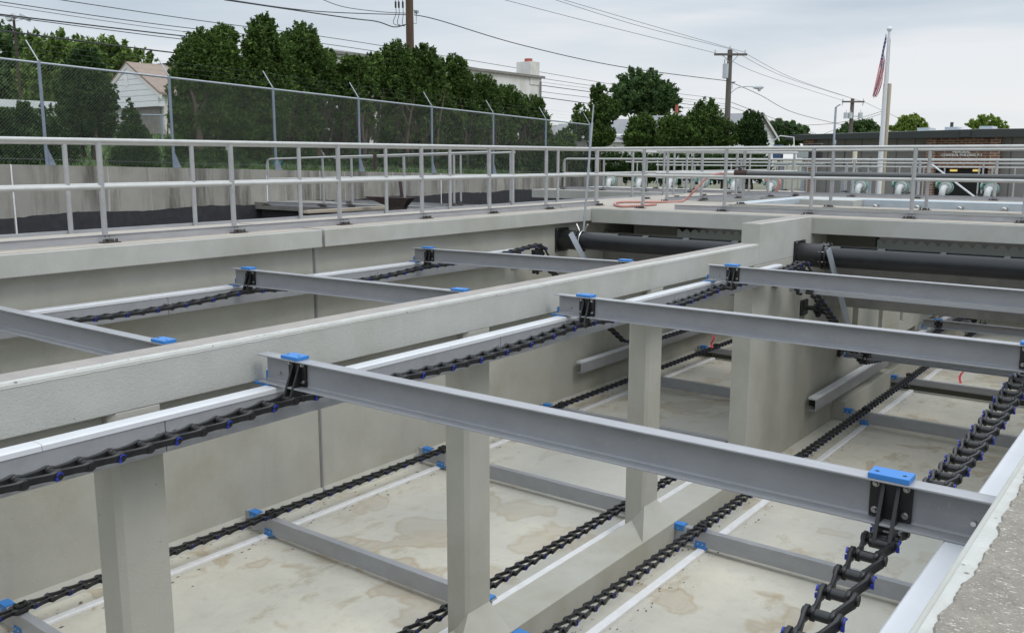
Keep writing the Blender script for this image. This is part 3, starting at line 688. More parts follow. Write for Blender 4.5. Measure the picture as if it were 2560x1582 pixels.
chain('black drag chain on the right tank floor under the near wall', -.87, [(24, FZ), (1, FZ)])
lpath = upper([.2, 3.34, 6.18, 9.1], .06)+sag(9.13, 11.3, ZB, -1.35, .03)+arc(11.55, -1.58, .25, 95, -10)+[(11.9, -1.75), (13.2, -2.6), (14.3, -3.3), (15.5, -3.45), (24, -3.5)]+arc(24.2, -3.76, .25, 90, -70)+[(23.9, FZ), (15, FZ), (8, FZ), (1, FZ)]
chain('black drag chain looping along the side wall of the left tank', -8.25, lpath, xf=-8.15)
chain('black drag chain on the left tank floor beside the column curb', -5.09, [(24, FZ), (14, FZ), (6, FZ), (1, FZ)], ph=1)
chain('black drag chain of the left tank hidden behind the dividing wall beam', -5.36, upper([.2, 3.34, 6.35, 9.4], .06))

# chain wheels with shafts
def sprocket(label, x, y, z, r=.21, xw=None):
    root = empty('sprocket', (x, y, z), 0, label, 'chain wheel', 'black chain wheels at the tank end')
    s = MB(); n = 12; poly = []
    for i in range(n*4):
        a = 2*PI*i/(n*4); rr = r if i % 4 in (0, 1) else r-.045; poly.append((rr*math.cos(a), rr*math.sin(a)))
    s.prism(poly, 'x', -.02, .02); s.build('toothed_rim', 'black', root)
    MB().cyl((-.06, 0, 0), (.06, 0, 0), .07, n=16).build('hub', 'black', root)
    if xw is not None:
        MB().cyl((xw-x, 0, 0), (-.06 if xw < x else .06, 0, 0), .035, n=12).build('shaft', 'black', root)
        MB().box(min(xw-x, xw-x+.05*(1 if xw < x else -1)), max(xw-x, xw-x+.05*(1 if xw < x else -1)), -.12, .12, -.12, .12).build('bearing', 'black', root, .02)
    return root
sprocket('black chain wheel at the end of the upper run in the right tank', -4.30, 12.15, -1.62, xw=XD1)
sprocket('black chain wheel at the end of the upper run in the left tank', -8.25, 11.55, -1.58, xw=XL)
sprocket('low black chain wheel on the sloping chain beyond the solid wall', -4.30, 15.2, -3.12, r=.17, xw=XD1)
sprocket('most distant black chain wheel at the end of the low rail', -4.30, 24.4, -3.86, xw=XD1)
q_ = at(2050, 772, 'x', -4.4); sprocket('black idler wheel on the wall beside the sloping chain', -4.42, q_.y, q_.z, r=.13, xw=XD1)

# ------------------------------------------------------------------ scum pipes
def scum_pipe(label, x0, x1, y, z, r, xw, slots, strutx):
    root = empty('scum_pipe', (x0, y, z), 0, label, 'pipe', 'black slotted scum pipes across the tank ends')
    # pipe with an open top slot band between collars
    n = 28; s = MB(); A = [R(62+k*(416-62)/n-90) for k in range(n+1)]
    def ring(x, rr, angs): return [(x-x0, rr*math.sin(a), rr*math.cos(a)) for a in angs]
    full = [2*PI*k/24 for k in range(24)]
    segs = []; a = x0+.55
    s2 = MB()
    xs = sorted(set([x0+.4]+[q for ab in slots for q in ab]+[x1]))
    for a, c in zip(xs[:-1], xs[1:]):
        op = any(abs(a-p) < 1e-6 for p, q in slots)
        lo, hi = (R(12), R(360-28)) if op else (0, 2*PI)
        m = 26; angs = [lo+(hi-lo)*k/m for k in range(m+1)]
        vs = ring(a, r, angs)+ring(c, r, angs)+ring(a, r-.012, angs)+ring(c, r-.012, angs); q = m+1; fs = []
        for k in range(m):
            fs.append((k, k+1, q+k+1, q+k)); fs.append((2*q+k, 3*q+k, 3*q+k+1, 2*q+k+1))
        s2.add(vs, fs, None, True)
        if op: s2.add([vs[0], vs[q], vs[3*q], vs[2*q]], [(0, 1, 2, 3)]); s2.add([vs[m], vs[q+m], vs[3*q+m], vs[2*q+m]], [(0, 1, 2, 3)])
    s2.build('pipe', 'pipe', root)
    e = MB(); e.cyl((xw-x0, 0, 0), (.40, 0, 0), r*1.12, n=28); e.build('sleeve', 'black', root)
    fl = MB(); fl.box(xw-x0+.002, xw-x0+.03, -r*1.35, r*1.35, -r*1.35, r*1.35); fl.build('wall_plate', 'black', root, .01)
    c = MB(); c.cyl((.36, 0, 0), (.39, 0, 0), r*1.28, n=28); c.cyl((.42, 0, 0), (.45, 0, 0), r*1.28, n=28); co_ = c.build('collar', 'black', root)
    bb = MB()
    for k in range(8):
        a = 2*PI*(k+.5)/8; bb.cyl((.35, r*1.2*math.sin(a), r*1.2*math.cos(a)), (.46, r*1.2*math.sin(a), r*1.2*math.cos(a)), .007, n=6)
    for a in (-1, 1):
        for d in (-1, 1): bb.cyl((xw-x0+.03, a*r*1.2, d*r*1.2), (xw-x0+.045, a*r*1.2, d*r*1.2), .009, n=6)
    bb.build('bolt_ring', 'steel', co_)
    return root
scum_pipe('black slotted pipe across the end of the right tank', XD1, XR, 13.0, -1.365, .15, XD1, [(-4.05, -3.55), (-3.45, -2.75), (-2.68, -2.0), (-1.93, -1.2)], 0)
scum_pipe('black slotted pipe across the end of the left tank', XL, XD0, 12.85, -1.355, .145, XL, [(-7.55, -7.1), (-7.0, -6.4), (-6.3, -5.6), (-5.5, -5.1)], 0)
def strut(label, p0, p1, wdt=.1):
    p0 = Vector(p0); p1 = Vector(p1); root = empty('strut', p0, 0, label, 'strut', 'pale steel angle struts at the pipes')
    d = (p1-p0); z = d.normalized(); xax = Vector((1, -.35, 0)); xax = (xax-z*xax.dot(z)).normalized(); y = z.cross(xax)
    mx = Matrix(((xax.x, y.x, z.x, 0), (xax.y, y.y, z.y, 0), (xax.z, y.z, z.z, 0), (0, 0, 0, 1))); Ln = d.length
    MB().box(0, wdt, 0, .006, 0, Ln, mx=mx).box(wdt-.006, wdt, .0062, wdt, 0, Ln, mx=mx).build('angle', 'galv', root)
    MB().cyl(mx @ Vector((.03, -.012, .05)), mx @ Vector((.03, .0, .05)), .01, n=8).build('bolt', 'steel', root)
    return root
a0 = at(2062, 618, 'y', 12.8); a1 = at(2112, 805, 'y', 13.3)
strut('pale angle strut sloping down past the pipe flange in the right tank', a0, a1)
a0 = at(1424, 580, 'y', 12.6); a1 = at(1460, 650, 'y', 12.8)
strut('pale angle strut at the pipe flange in the left tank', a0, a1)
# operating lever on the left pipe
lv = empty('pipe_lever', (0, 0, 0), label='long thin steel lever leaning up from the left tank pipe past the handrail', cat='lever')
q0 = at(1459, 575, 'y', 12.85); q1 = at(1484, 262, 'y', 12.95)
MB().cyl(q0, q0.lerp(q1, .86), .019, n=10).cyl(q0.lerp(q1, .86), q1, .011, n=8).build('rod', 'galv', lv)
yk = MB(); cx = q0.x
pts = []
for k in range(11): a = R(-70+k*16); pts.append((cx-.02, 12.85-.165*math.cos(a)*.6-.06, -1.355+.17*math.sin(a)))
yk.tube([(cx, 12.85+.165*math.sin(t), -1.355+.165*math.cos(t)) for t in [R(-120+i*17) for i in range(10)]], .016, 8)
for dx in (-.09, .09): yk.cyl((cx+dx*.5, 12.8, -1.2), (cx+dx*1.25, 12.8, -1.08), .016, n=8)
yk.build('yoke', 'steel', lv)

# ------------------------------------------------------------------ end wall, weir, baffle
ew = empty('end_wall', (0, 0, 0), label='dark stained concrete trough wall behind the black pipe of the right tank', cat='wall')
MB().box(XD1+.002, XR-.002, 14.2, 14.45, -2.25, -1.31).build('trough_front', 'weirconc', ew, .006)
MB().box(XD1+.002, XR-.002, 14.452, 15.2, -2.25, -2.1).build('trough_floor', 'weirconc', ew)
ew2 = empty('end_wall', (0, 0, 0), label='dark concrete trough wall behind the black pipe of the left tank', cat='wall')
MB().box(XL+.002, XD0-.002, 14.2, 14.45, -2.25, -1.31).build('trough_front', 'weirconc', ew2, .006)
MB().box(XL+.002, XD0-.002, 14.452, 15.2, -2.25, -2.1).build('trough_floor', 'weirconc', ew2)
def weir(label, x0, x1, y, zt, dep):
    s = MB(); x = x0; vs = []; p = .15
    while x < x1-.02:
        s.add([(x, y, zt-dep), (x+p*.08, y, zt), (x+p*.3, y, zt), (x+p*.65, y, zt-.06), (x+p, y, zt), (x+p, y, zt-dep), (x, y, zt),
               (x, y+.006, zt-dep), (x+p*.08, y+.006, zt), (x+p*.3, y+.006, zt), (x+p*.65, y+.006, zt-.06), (x+p, y+.006, zt), (x+p, y+.006, zt-dep), (x, y+.006, zt)],
              [(0, 5, 4, 3, 2, 6), (7, 13, 9, 10, 11, 12), (2, 3, 10, 9), (3, 4, 11, 10), (6, 2, 9, 13), (0, 7, 12, 5)]); x += p
    return tag(s.build('weir_plate', 'grating'), label, 'weir plate', 'saw toothed weir plates under the cross walkway')
weir('saw toothed steel weir plate under the cross walkway in the right tank', -3.9, -.5, 14.185, -1.19, .14)
weir('saw toothed steel weir plate under the cross walkway in the left tank', -7.2, -4.95, 14.185, -1.19, .14)
for x, l in ((-4.15, 'right'), (-7.35, 'left')):
    s = MB(); s.box(0, .05, 0, 1.6, -.02, .03); s = s.build('weir_bracket', 'steel'); s.location = (x, 14.3, -1.16); s.rotation_euler.z = .2; tag(s, 'thin bright support bar at the weir of the %s tank' % l, 'bracket')
for a_, b_, l_ in ((XD1+.003, -3.93, 'right'), (-8.05, -7.22, 'left')):
    tag(MB().box(a_, b_, 14.2, 14.4, -1.309, -1.105).build('weir_gap_filler', 'weirdark'), 'dark filler block added to close a bright gap at the near end of the weir in the %s tank' % l_, 'block')  # filler added to hide the bright gap beside the weir
for a_, b_, l_ in ((XD1+.002, XR-.002, 'right'), (XL+.002, XD0-.002, 'left')):
    tag(MB().box(a_, b_, 15.22, 15.4, -2.25, -1.0).build('trough_back', 'weirconc'), 'dark back wall of the trough under the cross walkway, %s tank' % l_, 'wall')
MB().box(XD0, XD1, 13.951, 16.99, -1.385, -1.105).build('head_beam', 'conc_in', dv)
bf = empty('slatted_wall', (0, 0, 0), label='row of upright concrete slats with narrow gaps continuing the dividing wall under the crossings', cat='wall')
ys_ = [15.003]+[at(px, py, 'x', XD1).y for px, py in ((2133, 770), (2147, 775), (2198, 780), (2208, 780), (2251, 780), (2258, 780), (2299, 780), (2304, 780), (2343, 775))]
for k in range(0, len(ys_), 2): MB().box(XD0+.03, XD1-.003, ys_[k], ys_[k+1], -3.199, -1.31).build('slat', 'conc_in', bf, .006)
struct(MB().box(-8.9, 0.2, 27.0, 27.3, ZF-.02, -1.1).build('far_end_wall', 'conc_in'))
struct(MB().box(-8.3, 3, 24.3, 27.4, -1.3, -1.1).build('far_slab', 'conc_in'))

# pink tapes
for i, (px, py, ax, v, hgt) in enumerate(((1782, 838, 'y', 17.9, .3), (2412, 908, 'y', 19, .42))):
    a = at(px, py, ax, v); t = MB(); pts = [Vector((a.x+.03*math.sin(k*.9)-(.06*k/8 if i else 0), a.y, a.z-hgt*k/8)) for k in range(9)]
    for k in range(8):
        p, q = pts[k], pts[k+1]; wv = Vector((.018, .012, 0))
        t.add([p-wv, p+wv, q+wv, q-wv, p-wv+Vector((0, .003, 0)), p+wv+Vector((0, .003, 0)), q+wv+Vector((0, .003, 0)), q-wv+Vector((0, .003, 0))], [(0, 1, 2, 3), (7, 6, 5, 4), (0, 3, 7, 4), (1, 5, 6, 2)])
    tag(t.build('marker_tape', 'tape'), ('small pink tape hanging over the left tank floor beyond the third column', 'pink tape dangling above the wiper flight in the right tank')[i], 'tape')

# hopper and trough beam in the far left tank
hp = empty('scum_hopper', (0, 0, 0), label='rusty black tapered steel hopper standing in the far left tank behind the handrails', cat='hopper')
a = at(917, 491, 'y', 12.1); b2 = at(1028, 490, 'y', 12.1); c0 = at(975, 517, 'y', 12.1); c1 = at(1012, 517, 'y', 12.1)
s = MB(); top = [(a.x, 12.02, a.z), (b2.x, 12.02, a.z), (b2.x, 12.2, a.z), (a.x, 12.2, a.z)]; bot = [(c0.x, 12.06, c0.z), (c1.x, 12.06, c0.z), (c1.x, 12.16, c0.z), (c0.x, 12.16, c0.z)]
s.add(top+bot, [(0, 1, 5, 4), (1, 2, 6, 5), (2, 3, 7, 6), (3, 0, 4, 7), (3, 2, 1, 0)]); s.add([(x, y, z-.6) for x, y, z in bot]+bot, [(4, 5, 1, 0), (5, 6, 2, 1), (6, 7, 3, 2), (7, 4, 0, 3)])
o = s.build('cone', 'rust', hp); sd = o.modifiers.new('thick', 'SOLIDIFY'); sd.thickness = .015
p0 = at(1006, 500, 'y', 12.2); p1 = at(1000, 450, 'y', 12.2); MB().cyl(p0, p1, .03, n=10).build('stem', 'rust', hp)
p0 = at(938, 425, 'y', 12.3); p1 = at(937, 385, 'y', 12.3); MB().cyl(p0, p1, .035, n=10).build('stem', 'rust', hp)
s = MB(); s.box(-12.7, -12.58, 10.7, 12.9, -.97, -.92); s = s.build('trough_beam', 'tan'); tag(s, 'narrow tan beam across the far left tank beside the hopper', 'beam')

# ------------------------------------------------------------------ hose, black pipe, valve heads
hs = [at(1640, 511, 'z', ZD+.03), at(1570, 516, 'z', ZD+.03), at(1543, 514, 'z', ZD+.03), at(1538, 508, 'z', ZD+.03), at(1560, 505, 'z', ZD+.03), at(1640, 505, 'z', ZD+.03), at(1700, 505, 'z', ZD+.04)]
def smooth(pts, n=8):
    pts = [Vector(p) for p in pts]; out = []
    for i in range(len(pts)-1):
        p0 = pts[max(i-1, 0)]; p1 = pts[i]; p2 = pts[i+1]; p3 = pts[min(i+2, len(pts)-1)]
        for k in range(n):
            t = k/n; out.append(.5*((2*p1)+(p2-p0)*t+(2*p0-5*p1+4*p2-p3)*t*t+(3*p1-p0-3*p2+p3)*t**3))
    return out+[pts[-1]]
hs = smooth(hs[:-1]+[at(1705, 503, 'y', 16.35), at(1735, 478, 'y', 16.4), at(1764, 448, 'y', 16.45), at(1785, 437, 'y', 16.47), at(1818, 433, 'y', 16.48)])
tag(MB().tube(hs, .022, 10).build('hose', 'hose'), 'pink hose rising from the deck to the end of the black pipe', 'hose')
h2 = smooth([at(1915, 440, 'y', 22), at(1916, 452, 'y', 22), at(1938, 442, 'y', 22), at(1949, 455, 'y', 22), at(1945, 470, 'y', 22), at(1938, 482, 'y', 22)])
tag(MB().tube(h2, .035, 8).build('hose', 'hose'), 'second pink hose hooked over the far handrail', 'hose')
bpz = at(1850, 433, 'y', 16.5)
bp = empty('flushing_pipe', bpz, 0, 'long charcoal pipe tied along the back handrail with a hose coupling at its left end', 'pipe')
MB().cyl((.12, 0, 0), (9.5, 0, -.03), .045, n=16).build('pipe', 'blackpipe', bp)
MB().cyl((-.1, 0, 0), (.14, 0, 0), .06, n=12).cyl((0, 0, -.07), (0, 0, .09), .035, n=10).cyl((-.16, 0, .1), (.1, 0, .12), .012, n=8).build('valve', 'rust', bp)
MB().cyl((-.34, 0, 0), (-.1, 0, 0), .035, n=12).build('coupling', 'steel', bp)

def make_valve():
    root = empty('valve_head')
    s = MB(); pts = []
    for k in range(9): a = R(90*k/8); pts.append((0-.0, -.28+.28*math.cos(a)-.0, .0+.26*math.sin(a)-.26))
    s.tube([(0, -.30, -.34)]+[(0, -.30+.24*(1-math.cos(R(90*k/8))), -.26+.24*math.sin(R(90*k/8))) for k in range(9)]+[(0, .05, -.02)], .085, 14); s.build('elbow', 'vwhite', root)
    s = MB(); s.cyl((0, .02, -.02), (0, .07, -.02), .16, n=20); s.cyl((0, .075, -.02), (0, .12, -.02), .16, n=20); fl = s.build('flange', 'vwhite', root)
    s = MB(); s.cyl((0, .125, -.02), (0, .36, -.02), .20, .17, n=18); s.cyl((0, .36, -.02), (0, .5, -.02), .12, n=14); s.cyl((-.28, .24, .05), (.02, .24, .05), .05, n=10); s.cyl((-.30, .24, .05), (-.24, .24, .05), .09, n=12)
    s.box(-.24, -.08, .16, .3, .12, .15); s.build('pump_body', 'vgreen', root)
    s = MB()
    for k in range(8): a = 2*PI*k/8; s.cyl((.13*math.cos(a), .0, -.02+.13*math.sin(a)), (.13*math.cos(a), .14, -.02+.13*math.sin(a)), .012, n=6)
    s.build('bolt_ring', 'steel', fl)
    return root
vp = [(1525, 458), (1600, 459), (1677, 459), (1757, 462), (1838, 465), (1928, 470), (2150, 472), (2252, 474), (2362, 476), (2475, 480)]
v0 = None
words = ['white elbow with green pump body, leftmost of the row beyond the basin', 'second white elbow from the left in the row beyond the basin', 'third white elbow from the left in the row beyond the basin',
         'white elbow with green body seen just left of the rising pink hose end', 'white elbow below the hose coupling', 'white elbow beside the second pink hose', 'white elbow right of the flagpole foot gap, leftmost of the right-hand four',
         'white elbow in front of the grey siding, second of the right-hand four', 'white elbow below the sloping white tube, third of the right-hand four', 'rightmost white elbow in the row beyond the basin']
for i, (px, py) in enumerate(vp):
    o = make_valve() if v0 is None else copy_tree(v0)
    if v0 is None: v0 = o
    p = at(px, py-8, 'y', 23.2); o.location = p; o.rotation_euler.z = math.atan2(-p.x, p.y)-.22; o.scale = (.8,)*3
    tag(o, words[i], 'pump', 'white elbows with green pump bodies beyond the basin')

# ------------------------------------------------------------------ chain link fence
def fence(label, x, ys, zb, zt, name='chain_link_fence'):
    root = empty(name, (x, ys[0], zb(ys[0])), 0, label, 'fence'); L0 = root.location.copy()
    def Wp(dx, y, z): return Vector((dx, y-L0.y, z-L0.z))
    for y in ys:
        p = MB().cyl(Wp(0, y, zb(y)), Wp(0, y, zt(y)), .029, n=12)
        p.prism([(y-L0.y+.03, zb(y)-L0.z), (y-L0.y+.16, zb(y)-L0.z), (y-L0.y+.03, zb(y)-L0.z+.3)], 'x', -.01, .01); p = p.build('post', 'galvb', root)
        MB().cyl(Wp(0, y, zt(y)-.01), Wp(-.2, y-.1, zt(y)+.36), .012, n=8).build('barb_arm', 'galv', p)
    MB().tube([Wp(0, y, zt(y)-.04) for y in ys], .021, 10).build('top_rail', 'galv', root)
    MB().tube([Wp(.01, y, zb(y)+.1) for y in ys], .004, 5).build('tension_wire', 'wire', root)
    for k in range(3):
        MB().tube([Wp(-.06-.06*k, y-.03-.03*k, zt(y)+.1+.11*k-(.02 if j % 2 else 0)) for j, y in enumerate(ys)], .0016, 4).build('barbed_wire', 'wire', root)
    # woven wires: zigzag pairs every 6 cm
    V = []; F = []; p = .062; y0, y1 = ys[0], ys[-1]
    H = 1.78; t = .00105
    n = int((y1-y0+H)/p)
    def seg(ya, za, yb, zb_, dx):
        dirv = Vector((0, yb-ya, zb_-za)).normalized(); nrm = Vector((0, -dirv.z, dirv.y)); ex = Vector((1, 0, 0)); o = len(V)
        for (yy_, zz_) in ((ya, za), (yb, zb_)):
            c = Vector((dx, yy_-L0.y, zz_-L0.z))
            V.extend([tuple(c+nrm*t), tuple(c+ex*t-nrm*t*.6), tuple(c-ex*t-nrm*t*.6)])
        F.extend([(o, o+1, o+4, o+3), (o+1, o+2, o+5, o+4), (o+2, o, o+3, o+5)])
    for i in range(-int(H/p)-1, int((y1-y0)/p)+1):
        ya = y0+i*p
        for s in (1, -1):
            a = ya if s > 0 else ya+H; bq = ya+H if s > 0 else ya
            z1a, z1b = zb(a)+.03, zt(bq)-.03
            # clip to ends
            A = [a, z1a]; B = [bq, z1b]
            lo, hi = 0., 1.
            for lim, sgn in ((y0, 1), (y1, -1)):
                da = (A[0]-lim)*sgn; db = (B[0]-lim)*sgn
                if da < 0 and db < 0: lo, hi = 1, 0; break
                if da < 0: lo = max(lo, -da/(db-da))
                elif db < 0: hi = min(hi, da/(da-db))
            if lo >= hi: continue
            seg(A[0]+(B[0]-A[0])*lo, A[1]+(B[1]-A[1])*lo, A[0]+(B[0]-A[0])*hi, A[1]+(B[1]-A[1])*hi, .036+.003*s)
    me = bpy.data.meshes.new('wire_mesh'); me.from_pydata(V, [], F); me.materials.append(M['wire']); o = bpy.data.objects.new('wire_mesh', me); col.objects.link(o); o.parent = root
    return root
fence('tall chain link fence with blue grey posts and angled barb arms on the old wall', -17.12, [3.2, 5.83, 8.46, 11.07, 13.68, 16.3, 19.0, 21.7, 24.4, 27.0], lambda y: -.15-.0255*(y-8.5), lambda y: 1.71-.0305*(y-8.4))

# ------------------------------------------------------------------ trees
def crown(lobes, n, size, m, par, seed, up=.35, dens=None, clumps=26, shell=.62, spray=.9):
    """lobes: list of (centre, rx, ry, rz). many small leaf quads gathered in clumps"""
    rg = np.random.default_rng(seed); vol = np.array([l[1]*l[2]*l[3] for l in lobes])**.72; vol = vol/vol.sum(); V = []; sizes = []
    for (c, rx, ry, rz), w in zip(lobes, vol):
        nc = max(6, int(clumps*len(lobes)*w)); m_ = int(n*w/nc)+1
        d = rg.normal(size=(nc, 3)); d /= np.linalg.norm(d, axis=1)[:, None]
        rad = shell+(1.02-shell)*rg.random(nc)**.6
        cc = d*rad[:, None]*np.array([rx, ry, rz])+np.array(c)
        rc = (min(rx, ry, rz)*(.13+.17*rg.random(nc)))
        for k in range(nc):
            q = rg.normal(size=(m_, 3)); q /= np.linalg.norm(q, axis=1)[:, None]; q *= (rg.random(m_)**.45)[:, None]
            q = q*np.array([.9, .9, 1.6])*rc[k]+cc[k]; V.append(q)
        # sparse inner leaves
        q = rg.normal(size=(int(n*w*.07), 3)); q /= np.linalg.norm(q, axis=1)[:, None]; q *= (rg.random(len(q))**.5*.85)[:, None]; V.append(q*np.array([rx, ry, rz])+np.array(c))
    for (c, rx, ry, rz), w in zip(lobes, vol):   # loose sprays standing out of the outline
        for _ in range(int(n*w/(42 if spray > .5 else 80))+3):
            d = rg.normal(size=3); d /= np.linalg.norm(d); dr = d+np.array([0, 0, spray]); dr /= np.linalg.norm(dr); ln = min(rx, rz)*(.12+.34*rg.random()); m_ = 16
            t_ = rg.random(m_); V.append(np.array(c)+d*np.array([rx, ry, rz])*.97+dr*(t_*ln)[:, None]+rg.normal(size=(m_, 3))*(.022+.05*(1-t_))[:, None]*min(1, ln*2.5))
    pts = np.concatenate(V); k = len(pts)
    a = rg.normal(size=(k, 3)); a[:, 2] = a[:, 2]*(1-up)+up*1.6; a /= np.linalg.norm(a, axis=1)[:, None]
    b = np.cross(a, rg.normal(size=(k, 3))); b /= np.linalg.norm(b, axis=1)[:, None]
    s = size*(.55+.9*rg.random(k))[:, None]; L = a*s; W = b*s*.42
    vs = np.stack([pts-L*.5, pts+W*.5-L*.05, pts+L*.6, pts-W*.5-L*.05], 1).reshape(-1, 3)
    me = bpy.data.meshes.new('crown'); me.vertices.add(4*k); me.vertices.foreach_set('co', vs.ravel()); me.loops.add(4*k); me.polygons.add(k)
    me.loops.foreach_set('vertex_index', np.arange(4*k)); me.polygons.foreach_set('loop_start', np.arange(0, 4*k, 4)); me.polygons.foreach_set('loop_total', np.full(k, 4)); me.update(calc_edges=True)
    me.materials.append(M[m]); o = bpy.data.objects.new('crown', me); col.objects.link(o); o.parent = par; return o
SEED = [100]
def tree(name, label, cat, d, lobes, base, m='cedar', n=9000, size=.13, twigs=0, trunks=1, group=None, up=.35, clumps=26, ax='d', tr=.11, shell=.62, depthk=.9, limbs=True):
    """d: distance plane; lobes given as places in the photograph (cx, cy, rx, ry) turned into real sizes at that distance; base: (px, z or None)"""
    SEED[0] += 1; rg = random.Random(SEED[0])
    c0 = at(lobes[0][0], lobes[0][1], ax, d); zb = gz(c0.x, c0.y)-.05
    root = empty(name, (c0.x, c0.y, zb), 0, label, cat, group)
    L = []
    for (cx, cy, rx, ry) in lobes:
        c = at(cx, cy, ax, d); sc_ = c.dot(FW)/FPX; L.append((tuple(c-root.location), rx*sc_, rx*sc_*depthk, ry*sc_))
    lace = m in ('leafg', 'leafl', 'leafy')
    crown(L, int(n*(1.5 if lace else 2.1)), size*(.85 if lace else .72), m, root, SEED[0], up, clumps=int(clumps*(1.2 if lace else 2.2)), shell=shell, spray=.2 if lace else .9)
    t = MB(); H = max(l[0][2]+l[3] for l in L)
    for k in range(trunks):
        ox = (k-(trunks-1)/2)*.38+rg.uniform(-.08, .08); oy = rg.uniform(-.25, .25) if trunks > 1 else 0
        tl = L[k % len(L)] if trunks > 1 else L[0]; hx, hy, hz = tl[0]
        path = [Vector((ox+hx*f*f+rg.uniform(-.05, .05), oy+hy*f*f+rg.uniform(-.05, .05), (hz+tl[3]*.4)*f)) for f in (0, .15, .35, .55, .75, 1)]
        t.tube(path, [tr*1.3, tr, tr*.8, tr*.62, tr*.42, tr*.12], 8)
        if limbs:
            for q in range(5):
                f = rg.uniform(.35, .85); b0 = path[min(5, int(f*5))]; ll = rg.choice(L); e = Vector(ll[0])+Vector((rg.uniform(-.5, .5)*ll[1], rg.uniform(-.5, .5)*ll[2], rg.uniform(-.2, .5)*ll[3]))
                t.tube([b0, b0.lerp(e, .5)+Vector((0, 0, .12)), e], [tr*.35, tr*.22, tr*.07], 6)
    for q in range(twigs):
        x0 = rg.uniform(-1, 1)*L[0][1]*1.1; p0 = Vector((x0+rg.uniform(-.2, .2), rg.uniform(-.5, .5), rg.uniform(.0, H*.3))); p1 = p0+Vector((rg.uniform(-.5, .5), rg.uniform(-.5, .5), rg.uniform(.5, 1.6)))
        t.tube([p0, p0.lerp(p1, .5)+Vector((rg.uniform(-.1, .1), rg.uniform(-.1, .1), 0)), p1], [.018, .013, .006], 5)
    t.build('trunk', 'bark', root); return root
G1 = 'tall cedars in the left hedge row'; G2 = 'cedars of the hedge row in front of the white building'
# left background deciduous
tree('deciduous_tree', 'dark leafy tree at the left edge behind the low white building', 'tree', 56, [(20, 130, 60, 60), (70, 190, 75, 75), (10, 210, 70, 70), (95, 120, 22, 26)], None, 'leafg', 13000, .3, clumps=30, tr=.2, up=.1)
tree('deciduous_tree', 'light green feathery tree behind the white gabled house', 'tree', 42, [(170, 140, 60, 50), (240, 165, 85, 60), (330, 160, 62, 34), (130, 200, 80, 70), (220, 230, 90, 55), (100, 110, 40, 28), (290, 125, 45, 24)], None, 'leafl', 20000, .25, clumps=30, tr=.22, up=-.1, shell=.5)
tree('cedar_tree', 'tall columnar cedar with bare lower stems left of the white house', 'tree', -20.2, [(218, 190, 46, 62), (215, 245, 66, 70), (225, 300, 62, 50), (190, 230, 40, 60), (245, 260, 44, 60), (150, 310, 40, 38), (215, 155, 26, 26)], None, 'cedard', 15000, .12, trunks=3, ax='x', tr=.06, clumps=30)
tree('cedar_bush', 'dark bushy conifer in the left corner behind the fence', 'shrub', -19.0, [(10, 330, 45, 50), (58, 310, 34, 48), (60, 280, 14, 22), (40, 370, 62, 55), (95, 350, 30, 55)], None, 'cedard', 11000, .1, ax='x', tr=.05)
tree('cedar_bush', 'low dark conifer at the foot of the tall columnar cedar', 'shrub', -19.2, [(128, 340, 34, 42), (118, 390, 42, 40), (106, 290, 10, 26), (165, 370, 30, 40)], None, 'cedard', 7000, .1, ax='x', tr=.05)
tree('cedar_bush', 'small pointed conifer in front of the white gabled house', 'shrub', -18.6, [(325, 275, 9, 26), (328, 305, 22, 30), (333, 345, 38, 34), (340, 385, 54, 38), (335, 410, 60, 30)], None, 'cedard', 11000, .09, ax='x', tr=.05)
# main hedge group
tree('cedar_tree', 'broad cedar at the left end of the tall hedge row', 'tree', -20.5, [(475, 170, 46, 52), (500, 130, 44, 44), (462, 230, 38, 60), (520, 200, 60, 70), (560, 95, 36, 26), (545, 140, 50, 50), (470, 300, 44, 60), (530, 300, 56, 70), (560, 210, 44, 60), (450, 380, 34, 46), (500, 390, 40, 34)], None, 'cedar', 30000, .125, twigs=30, trunks=3, ax='x', group=G1, clumps=34)
tree('cedar_tree', 'tallest cedar of the left hedge row with a pointed top', 'tree', -20.3, [(660, 72, 30, 30), (650, 110, 42, 44), (668, 160, 58, 60), (640, 220, 62, 66), (690, 230, 50, 60), (660, 300, 56, 60), (610, 330, 40, 60), (655, 385, 46, 34)], None, 'cedar', 25000, .125, twigs=40, trunks=3, ax='x', group=G1, clumps=34)
tree('cedar_tree', 'cedar with a rounded top right of the tallest one in the hedge row', 'tree', -20.6, [(758, 95, 34, 32), (750, 130, 50, 48), (775, 175, 56, 56), (740, 220, 60, 60), (800, 190, 40, 50), (820, 150, 20, 24), (790, 250, 46, 56), (750, 310, 58, 62), (715, 200, 40, 60), (830, 210, 30, 50), (740, 385, 46, 34), (825, 330, 40, 60)], None, 'cedar', 27000, .125, twigs=40, trunks=3, ax='x', group=G1, clumps=34)
